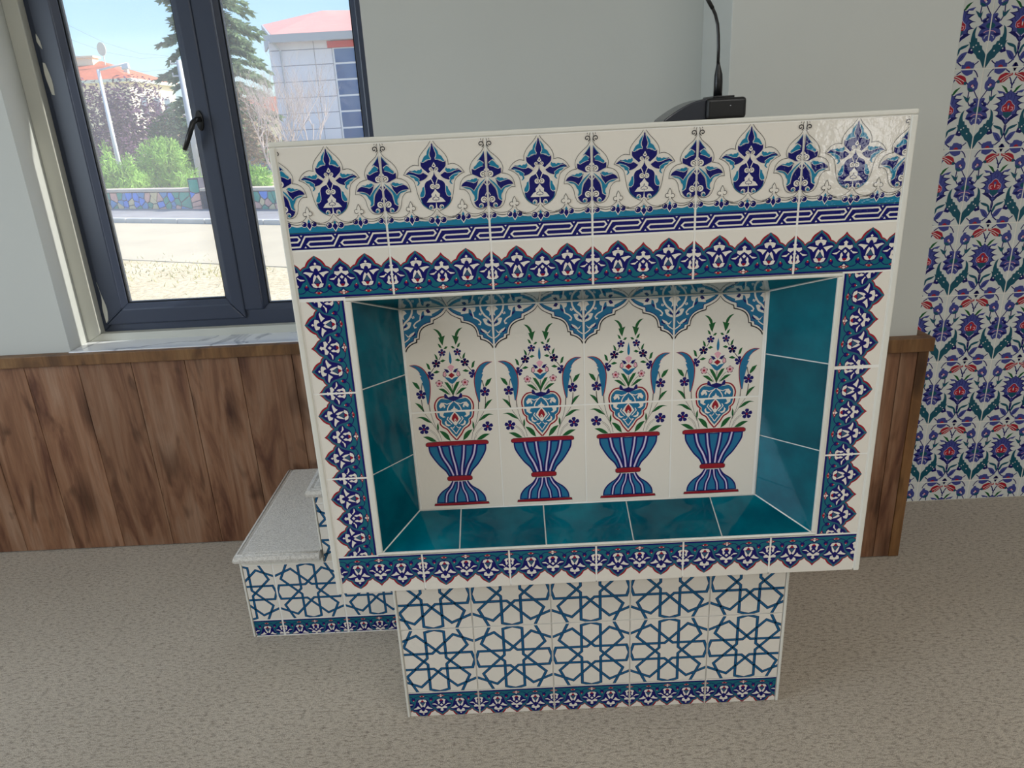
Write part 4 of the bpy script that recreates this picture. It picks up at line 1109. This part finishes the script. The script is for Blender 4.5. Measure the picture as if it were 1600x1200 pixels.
# vegetation helpers ---------------------------------------------------------
def leaf_mat(name, rgb, var=.35):
    m, nt, b, out = base_mat(name); b.inputs['Roughness'].default_value = .7; b.inputs['Specular IOR Level'].default_value = .2
    geo = N(nt, 'ShaderNodeNewGeometry'); n = N(nt, 'ShaderNodeTexNoise', i_Scale=2.2, i_Detail=4.0); nt.links.new(geo.outputs['Position'], n.inputs['Vector'])
    cr = N(nt, 'ShaderNodeValToRGB'); c = srgb(*rgb)
    cr.color_ramp.elements[0].position = .35; cr.color_ramp.elements[0].color = [x * (1 - var) for x in c[:3]] + [1]
    cr.color_ramp.elements[1].position = .65; cr.color_ramp.elements[1].color = [min(1, x * (1 + var)) for x in c[:3]] + [1]
    nt.links.new(n.outputs[0], cr.inputs[0]); nt.links.new(cr.outputs[0], b.inputs['Base Color'])
    tl = N(nt, 'ShaderNodeBsdfTranslucent'); nt.links.new(cr.outputs[0], tl.inputs[0]); mx = N(nt, 'ShaderNodeMixShader'); mx.inputs[0].default_value = .35
    nt.links.new(b.outputs[0], mx.inputs[1]); nt.links.new(tl.outputs[0], mx.inputs[2]); nt.links.new(mx.outputs[0], out.inputs[0])
    return m
def leaf_cloud(mb, blobs, n, size, rg, flat=.5, shell=.55, long=1.6):
    vol = [b[1][0] * b[1][1] * b[1][2] for b in blobs]; tot = sum(vol)
    for (c, r), v in zip(blobs, vol):
        for _ in range(int(n * v / tot)):
            d = Vector((rg.gauss(0, 1), rg.gauss(0, 1), rg.gauss(0, 1))).normalized(); k = shell + (1 - shell) * rg.random()
            p = Vector((c[0] + d.x * r[0] * k, c[1] + d.y * r[1] * k, c[2] + d.z * r[2] * k))
            a = Vector((rg.gauss(0, 1), rg.gauss(0, 1), rg.gauss(0, 1) * flat)).normalized(); b = a.cross(d + Vector((.01, .3, .2))).normalized()
            s = size * rg.uniform(.6, 1.3); a = a * s * long; b = b * s
            mb.poly([p - a, p - b * .6, p + a, p + b * .6])
def branch(mb, p, d, L, r, depth, rg, spread=.55, up=.1):
    n = 4; pts = [p]; q = p; dd = d
    for i in range(n):
        dd = (dd + Vector((rg.uniform(-.16, .16), rg.uniform(-.16, .16), rg.uniform(-.06, .16) + up * .4))).normalized(); q = q + dd * (L / n); pts.append(q)
    mb.tube(pts, [r * (1 - .45 * i / n) for i in range(n + 1)], 5 if depth > 1 else 3, cap=False)
    if depth == 0: return
    for k in range(rg.choice((3, 3, 4))):
        t = rg.uniform(.35, 1); i = min(int(t * n), n - 1); s = pts[i].lerp(pts[i + 1], t * n - i)
        nd = (dd + Vector((rg.uniform(-1, 1), rg.uniform(-1, 1), rg.uniform(-.15, .8))) * spread).normalized()
        branch(mb, s, nd, L * rg.uniform(.55, .78), r * .52, depth - 1, rg, spread, up)
M_BARK = simple('grey_bark', (140, 126, 118), .9, .2, var=.2, scale=4)

# purple leaved tree in front of the cream house
def tree(name, base, trunk_h, blobs, n, size, mat, label, seed, r=.16):
    t = empty(name, base, label, 'tree'); rg = random.Random(seed)
    mb = MB(); top = Vector(base) + Vector((0, 0, trunk_h)); mb.tube([base, Vector(base).lerp(top, .5), top], [r, r * .8, r * .6], 7)
    for c, rr in blobs: mb.tube([top, top.lerp(Vector(c), .6), c], [r * .5, r * .3, r * .1], 5)
    mb.build('trunk', M_BARK, t, smooth=True)
    mb = MB(); leaf_cloud(mb, blobs, n, size, rg); mb.build('foliage', mat, t, fix=False)
    return t
M_PURPLE = leaf_mat('purple_leaf', (112, 84, 108)); M_PINE = leaf_mat('bright_pine', (150, 190, 92)); M_SPRUCE = leaf_mat('spruce_needle', (132, 152, 116)); M_HEDGE = leaf_mat('dark_shrub', (72, 96, 70)); M_DRY = leaf_mat('dry_leaf', (156, 138, 118))
c1 = at(-.500, .022, 42); tree('purple_leaf_tree', (c1.x, c1.y, GZ), 2.2, [(at(-.535, .030, 42), (2.4, 2, 2.3)), (at(-.475, .035, 41), (1.9, 1.8, 2.2)), (at(-.50, -.005, 40), (2.6, 2, 1.5)), (at(-.44, .012, 42), (1.6, 1.4, 1.5))], 9000, .085, M_PURPLE, 'purple leaved tree in front of the cream house with a red roof', 3)
c1 = at(-.425, .0, 31.5); tree('dark_shrub_tree', (c1.x, c1.y, GZ), 1.2, [(at(-.432, .003, 31.5), (1.1, .8, 1.2)), (at(-.405, -.01, 31.5), (.9, .8, 1.1))], 2200, .09, M_HEDGE, 'dark green bushy tree beside the window mullion', 5)
def pine_shrub(base, blobs, n, label, seed):
    t = empty('pine_shrub', base, label, 'shrub', 'pine shrubs behind the mosaic wall'); rg = random.Random(seed)
    mb = MB(); b0 = Vector(base)
    for c, r in blobs: mb.tube([b0, b0.lerp(Vector(c), .6), Vector(c)], [.05, .035, .015], 5)
    mb.build('stem', M_BARK, t)
    mb = MB()
    leaf_cloud(mb, blobs, n, .026, rg, flat=1.3, shell=.5, long=4.2); mb.build('foliage', M_PINE, t, fix=False)
D = 26.3
b1 = at(-.452, 0, D); pine_shrub((b1.x, b1.y, GZ), [(at(-.455, -.022, D), (.95, .8, .85)), (at(-.475, -.040, D), (.9, .7, .6)), (at(-.435, -.045, D), (.75, .7, .55)), (at(-.445, -.010, D), (.5, .5, .5))], 6500, 'round bright green pine shrub behind the mosaic wall near the mullion', 11)
D = 24.2
b1 = at(-.52, 0, D); pine_shrub((b1.x, b1.y, GZ), [(at(-.53, -.040, D), (.8, .7, .6)), (at(-.505, -.045, D), (.7, .6, .5)), (at(-.525, -.018, D), (.22, .25, .65)), (at(-.50, -.028, D), (.25, .25, .5))], 4200, 'lower bright green pine shrub around the foot of the street lamp', 12)
D = 24.9
b1 = at(-.335, 0, D - 2); pine_shrub((b1.x, b1.y, GZ), [(at(-.335, -.050, D - 2), (.55, .5, .45))], 1300, 'small pale green shrub seen through the right window pane', 13)

# big spruce behind the mullion
sp = empty('spruce_tree', tuple(at(-.364, 0, 36).xy) + (GZ,), 'tall spruce tree rising behind the window mullion', 'tree')
sb_ = Vector((at(-.364, 0, 36).x, at(-.364, 0, 36).y, GZ)); rg = random.Random(21)
mb = MB(); mb.tube([sb_, sb_ + Vector((0, 0, 6)), sb_ + Vector((.1, 0, 14.2))], [.28, .2, .05], 8); mb.build('trunk', M_BARK, sp, smooth=True)
mb = MB(); bb = MB()
H = 14.2
for i in range(330):
    z = .9 + (H - 1.2) * (i / 330); w = 2.55 * (1 - (z / H) ** 1.5) ** .8 * rg.uniform(.65, 1.1) * (.6 if z < 2 else 1) + .15
    a = rg.uniform(0, 2 * math.pi); o = sb_ + Vector((.1 * z / H, 0, z)); d = Vector((math.cos(a), math.sin(a), 0))
    pts = [o + d * (w * t) + Vector((0, 0, w * (.20 * t - .42 * t * t))) for t in (0, .35, .7, 1)]
    bb.tube(pts, [.03, .02, .012, .004], 3, cap=False)
    for s in range(int(60 * w) + 24):
        t = rg.uniform(.12, 1.02); p = o + d * (w * t) + Vector((0, 0, w * (.20 * t - .42 * t * t)))
        side = Vector((-d.y, d.x, 0)) * rg.uniform(-1, 1); dirv = (d * .6 + side + Vector((0, 0, rg.uniform(-.75, .15)))).normalized(); L = rg.uniform(.16, .42)
        nn = dirv.cross(Vector((rg.uniform(-1, 1), rg.uniform(-1, 1), rg.uniform(-.3, 1)))).normalized() * .06
        mb.poly([p - nn * .5, p + dirv * L * .5 - nn, p + dirv * L, p + dirv * L * .5 + nn])
bb.build('branches', M_BARK, sp, fix=False); mb.build('foliage', M_SPRUCE, sp, fix=False)

# bare trees in front of the grey office
for i, (rx, d, L, lab, sd) in enumerate(((-.302, 22, 2.5, 'bare branched tree left of the grey office building', 31), (-.262, 27, 3.1, 'bare branched tree in front of the grey office windows', 32))):
    b1 = at(rx, 0, d); bp_ = Vector((b1.x, b1.y, GZ)); t = empty('bare_tree', bp_, lab, 'tree', 'bare trees by the office'); rg = random.Random(sd)
    mb = MB(); mb.tube([bp_, bp_ + Vector((0, 0, .6))], [.12, .1], 6)
    for k in range(5):
        a = k * 2 * math.pi / 5 + .3; branch(mb, bp_ + Vector((0, 0, .5)), Vector((.62 * math.cos(a), .62 * math.sin(a), .95)).normalized(), L * .62, .028, 4, rg, .8, .12)
    mb.build('branches', simple('twig_bark', (190, 176, 170), .9, .1), t, fix=False)
b1 = at(-.345, .0, 30.5); tree('brown_shrub_tree', (b1.x, b1.y, GZ), 1.0, [(at(-.337, .02, 30.5), (1.1, .8, 1.4)), (at(-.325, -.012, 30.5), (1.1, .8, .9))], 1500, .07, M_DRY, 'sparse brownish tree left of the bare trees', 41, .09)

# cream house -----------------------------------------------------------------
M_CREAMW = simple('cream_render', (236, 228, 200), .85, .2, var=.04, scale=1); M_ROOF = simple('clay_roof', (198, 118, 92), .85, .2, var=.15, scale=3)
M_GREENTRIM = simple('eave_white', (214, 222, 208), .7, .3); M_DARKGLASS = simple('house_glass', (92, 108, 122), .15, .6)
hx0, hx1, hy0, hy1 = -44.0, -28.75, 58.5, 66.5; ez = 6.35
ho = empty('cream_house', ((hx0 + hx1) / 2, (hy0 + hy1) / 2, GZ), 'cream house with a red hipped roof beyond the street lamp', 'building')
mb = MB(); mb.box(hx0, hx1, hy0, hy1, GZ, ez); mb.build('walls', M_CREAMW, ho)
o = .45; mb = MB(); ry = (hy0 + hy1) / 2; A = [(hx0 - o, hy0 - o, ez), (hx1 + o, hy0 - o, ez), (hx1 + o, hy1 + o, ez), (hx0 - o, hy1 + o, ez)]; R1, R2 = (hx0 + 4, ry, 8.05), (hx1 - 3.7, ry, 8.05)
mb.poly([A[0], A[1], R2, R1]); mb.poly([A[1], A[2], R2]); mb.poly([A[2], A[3], R1, R2]); mb.poly([A[3], A[0], R1]); mb.poly(A[::-1]); mb.build('roof', M_ROOF, ho)
mb = MB(); mb.box(hx0 - o - .03, hx1 + o + .03, hy0 - o - .03, hy1 + o + .03, ez - .22, ez - .005); mb.build('eaves', M_GREENTRIM, ho)
for k in range(2):
    for y in (60.3, 62.6, 64.5):
        z = 3.6 - k * 3.0; f = MB(); f.box(hx1 - .05, hx1 + .05, y - .62, y + .62, z - .1, z + 1.6); w = f.build('window', M_GREENTRIM, ho)
        g = MB(); g.box(hx1 + .03, hx1 + .07, y - .52, y + .52, z, z + 1.5); g.build('pane', M_DARKGLASS, w)
    for x in (-41, -37, -33):
        z = 3.6 - k * 3.0; f = MB(); f.box(x - .7, x + .7, hy0 - .05, hy0 + .05, z - .1, z + 1.6); w = f.build('window', M_GREENTRIM, ho)
        g = MB(); g.box(x - .6, x + .6, hy0 - .07, hy0 - .03, z, z + 1.5); g.build('pane', M_DARKGLASS, w)
mb = MB(); mb.box(hx1, hx1 + 1.3, 64.6, 66.4, 2.7, 2.85); mb.box(hx1 + 1.2, hx1 + 1.3, 64.6, 66.4, 2.85, 3.75); mb.box(hx1, hx1 + 1.3, 64.6, 64.7, 2.85, 3.75); mb.box(hx1, hx1 + 1.3, 66.3, 66.4, 2.85, 3.75); mb.build('balcony', M_CREAMW, ho)
c = at(-.528, .1, 63); mb = MB(); mb.box(c.x - .7, c.x + .7, 61.6, 62.6, 7.0, 8.25); mb.box(c.x - .85, c.x + .85, 61.5, 62.7, 8.25, 8.4); mb.build('chimney', M_CREAMW, ho)
mb = MB(); mb.box(-29.95, -29.65, 60.6, 60.9, 6.3, 7.6); mb.build('flue', M_GREENTRIM, ho)
c = at(-.505, .112, 62); mb = MB(); mb.tube([(c.x, 61, 7.6), (c.x, 61, 8.5)], .04, 6)
q = [(c.x + .42 * math.cos(t * math.pi / 8) * .8, 60.9, 8.75 + .5 * math.sin(t * math.pi / 8)) for t in range(16)]; mb.hexa(q, [(x, y + .06, z) for x, y, z in q]); mb.build('satellite_dish', M_GREENTRIM, ho)

# grey office -----------------------------------------------------------------
M_PANEL = simple('grey_panel', (236, 236, 244), .6, .3, var=.03, scale=1); M_JOINT = simple('panel_joint', (150, 152, 164), .8, .2)
M_PINKROOF = simple('pink_roof', (226, 168, 158), .8, .2, var=.05, scale=1); M_FASCIA = simple('roof_fascia', (186, 190, 196), .6, .3); M_REDHEAD = simple('red_header', (214, 82, 70), .6, .3)
M_BLUEGLASS = simple('blue_glass', (56, 92, 150), .06, .8); M_WHITEFR = simple('white_window_bar', (232, 234, 238), .5, .4)
od = 45.0; oy = E0.y + od; ox0 = E0.x - .2925 * od; ox1 = ox0 + 14; oez = E0.z + .116 * od
of = empty('office_building', (ox0 + 7, oy + 6, GZ), 'grey panelled office building with blue windows and a pink roof', 'building')
mb = MB(); mb.box(ox0, ox1, oy + .04, oy + 12, GZ, oez); mb.build('walls', M_JOINT, of)
zs = [E0.z + s * od for s in (.1035, .0855, .0665, .0475, .0285, .0085, -.0115)]; wx0 = E0.x - .2105 * od; wx1 = wx0 + 2.3
for z1, z0 in zip([oez] + zs, zs + [GZ]):
    for a, b in ((ox0, ox0 + 2.55), (ox0 + 2.55, wx0 - .12), (wx1 + .12, ox1)):
        mb = MB(); mb.box(a + .018, b - .018, oy, oy + .05, z0 + .022, z1 - .022); mb.build('panel', M_PANEL, of)
mb = MB(); mb.box(wx0 - .1, wx1 + .1, oy, oy + .05, zs[0] + .4, oez - .02); mb.build('panel', M_PANEL, of)
mb = MB(); mb.box(wx0 - .35, wx1 + .3, oy - .06, oy + .05, zs[0] + .02, zs[0] + .36); mb.build('header', M_REDHEAD, of)
for z1, z0 in zip(zs[:6], zs[1:7]):
    f = MB(); f.box(wx0 - .1, wx1 + .1, oy - .02, oy + .05, z0, z1); w = f.build('window', M_WHITEFR, of)
    g = MB(); g.box(wx0, wx1, oy - .03, oy + .02, z0 + .05, z1 - .05); g.build('pane', M_BLUEGLASS, w)
A = at(-.287, .1225, 44.4); Bp = at(-.2135, .140, 50.5); Dp = at(-.2195, .1462, 53); Cp = at(-.2955, .134, 50)
A2 = A + Vector((15, 0, 0)); B2 = Bp + Vector((12, 0, 0)); D2 = Dp + Vector((12, 3, 0))
mb = MB(); mb.poly([A, A2, B2, Bp]); mb.poly([A, Bp, Dp, Cp]); mb.poly([Bp, B2, D2, Dp])
low = [Vector((p.x, p.y, oez)) for p in (A, A2, B2 + Vector((2, 8, 0)), Cp)]
mb.poly([A, A2, low[1], low[0]]); mb.poly([A, Cp, low[3], low[0]]); mb.build('roof', M_PINKROOF, of, fix=False)
mb = MB(); mb.box(A.x - .1, ox1 + .6, 42.85, 43.05, A.z - .42, A.z - .02); mb.hexa([(A.x - .1, 42.9, A.z - .42), (A.x, 42.9, A.z - .42), (A.x, 42.9, A.z - .02), (A.x - .1, 42.9, A.z - .02)], [(Cp.x - .1, Cp.y, A.z - .3), (Cp.x, Cp.y, A.z - .3), (Cp.x, Cp.y, Cp.z), (Cp.x - .1, Cp.y, Cp.z)]); mb.build('fascia', M_FASCIA, of)
mb = MB(); x = ox0 + .42; mb.tube([(x - .1, oy - .5, oez), (x + .25, oy - .1, oez - .6), (x + .25, oy - .08, GZ)], .06, 8); mb.build('downpipe', M_FASCIA, of)

# street lamp, utility pole, shed
M_GALV = simple('galvanised_steel', (206, 210, 216), .5, .5); M_WIRE = simple('grey_wire', (120, 128, 140), .7, .2); M_POLE = simple('concrete_pole', (196, 198, 204), .8, .2)
b1 = at(-.512, 0, 27); sl = empty('street_lamp', (b1.x, b1.y, GZ), 'grey street lamp with one arm in front of the cream house', 'street lamp')
top = at(-.509, .093, 27); mb = MB(); mb.tube([(b1.x, b1.y, GZ), (b1.x, b1.y, top.z)], [.085, .055], 10); mb.build('pole', M_GALV, sl, smooth=True)
arm = at(-.474, .0985, 27); mb = MB(); mb.tube([(b1.x - .04, b1.y, top.z - .03), (arm.x, b1.y, arm.z)], .035, 8); mb.build('arm', M_GALV, sl, smooth=True)
mb = MB(); mb.hexa([(arm.x - .2, b1.y - .08, arm.z - .2), (arm.x + .06, b1.y - .08, arm.z - .17), (arm.x + .06, b1.y + .08, arm.z - .17), (arm.x - .2, b1.y + .08, arm.z - .2)], [(arm.x - .16, b1.y - .05, arm.z - .02), (arm.x + .05, b1.y - .05, arm.z + .02), (arm.x + .05, b1.y + .05, arm.z + .02), (arm.x - .16, b1.y + .05, arm.z - .02)]); mb.build('lamp_head', M_GALV, sl, bevel=.02)
b1 = at(-.408, 0, 30); up_ = empty('utility_pole', (b1.x, b1.y, GZ), 'pale utility pole with two insulator brackets beside the mullion', 'utility pole')
zt = at(0, .099, 30).z; mb = MB(); mb.tube([(b1.x, b1.y, GZ), (b1.x, b1.y, zt)], [.15, .10], 10); mb.build('pole', M_POLE, up_, smooth=True)
for z in (zt - .12, zt - .55):
    mb = MB(); mb.tube([(b1.x, b1.y, z), (b1.x - .3, b1.y - .05, z), (b1.x - .3, b1.y - .05, z + .12)], .03, 6); mb.build('bracket', M_POLE, up_)
for i, (dz, e) in enumerate(((-.05, .19), (-.08, .165), (-.5, .145))):
    a = Vector((b1.x - .3, b1.y - .12, zt + dz + .2)); e2 = at(-.60, e, 22); mid = a.lerp(e2, .5) - Vector((0, 0, .45))
    mb = MB(); mb.tube([a, a.lerp(mid, .5) - Vector((0, 0, .12)), mid, mid.lerp(e2, .5) - Vector((0, 0, .12)), e2], .004, 4)
    tag(mb.build('power_line', M_WIRE), ('uppermost', 'middle', 'lowest')[i] + ' power line running from the utility pole across the sky', 'power line', 'power lines')
b1 = at(-.33, -.02, 40); sh = empty('blue_shed', (b1.x, b1.y, GZ), 'low blue grey shed seen under the spruce through the right pane', 'shed')
mb = MB(); mb.box(b1.x - 1.1, b1.x + 2.6, b1.y, b1.y + 2.5, GZ, 1.0); mb.build('walls', simple('shed_blue', (120, 142, 176), .7, .3), sh)
mb = MB(); mb.box(b1.x - 1.3, b1.x + 2.8, b1.y - .3, b1.y + 2.8, 1.0, 1.12); mb.build('roof', M_WHITEFR, sh)
mb = MB(); mb.box(b1.x + .9, b1.x + 1.7, b1.y - .03, b1.y + .01, GZ, .8); mb.build('door', M_WHITEFR, sh)
b1 = at(-.443, -.028, 33); sg = empty('white_sign', (b1.x, b1.y, GZ), 'small white sign board on a post behind the pine shrub', 'sign')
mb = MB(); mb.box(b1.x - .32 + .9, b1.x + .0 + .9, b1.y - .02, b1.y + .02, .35, .75); mb.build('board', M_WHITEFR, sg)
mb = MB(); mb.tube([(b1.x + .74, b1.y + .04, GZ), (b1.x + .74, b1.y + .04, .7)], .03, 6); mb.build('post', M_POLE, sg)
b1 = at(-.312, 0, 70); rr = empty('orange_roof_house', (b1.x, b1.y, GZ), 'far house with an orange roof behind the bare trees', 'building')
mb = MB(); mb.box(b1.x - 5, b1.x + 4, b1.y, b1.y + 6, GZ, 3.6); mb.build('walls', M_CREAMW, rr)
mb = MB(); q = [(b1.x - 5.4, b1.y - .4, 3.6), (b1.x + 4.4, b1.y - .4, 3.6), (b1.x + 4.4, b1.y + 6.4, 3.6), (b1.x - 5.4, b1.y + 6.4, 3.6)]; r1, r2 = (b1.x - 3, b1.y + 3, 5.2), (b1.x + 2, b1.y + 3, 5.2)
mb.poly([q[0], q[1], r2, r1]); mb.poly([q[1], q[2], r2]); mb.poly([q[2], q[3], r1, r2]); mb.poly([q[3], q[0], r1]); mb.poly(q[::-1]); mb.build('roof', M_ROOF, rr)
# dry grass tufts on the sandy ground
rg = random.Random(5); mb = MB()
for k in range(420):
    cxg = rg.choice((-5.3, -4.6, -4.4, -6.0)); x = cxg + rg.gauss(0, .45); y = 9.3 + rg.gauss(0, .5) - (x + 5) * .3; h = rg.uniform(.02, .07); a = rg.uniform(0, 6.28)
    mb.poly([(x - .008 * math.cos(a), y - .008 * math.sin(a), GZ), (x + .008 * math.cos(a), y + .008 * math.sin(a), GZ), (x + rg.uniform(-.05, .05), y + rg.uniform(-.05, .05), GZ + h)])
tag(mb.build('grass', leaf_mat('dry_grass', (166, 160, 96)), fix=False), 'sparse dry grass on the sandy ground near the window', 'grass', kind='stuff')
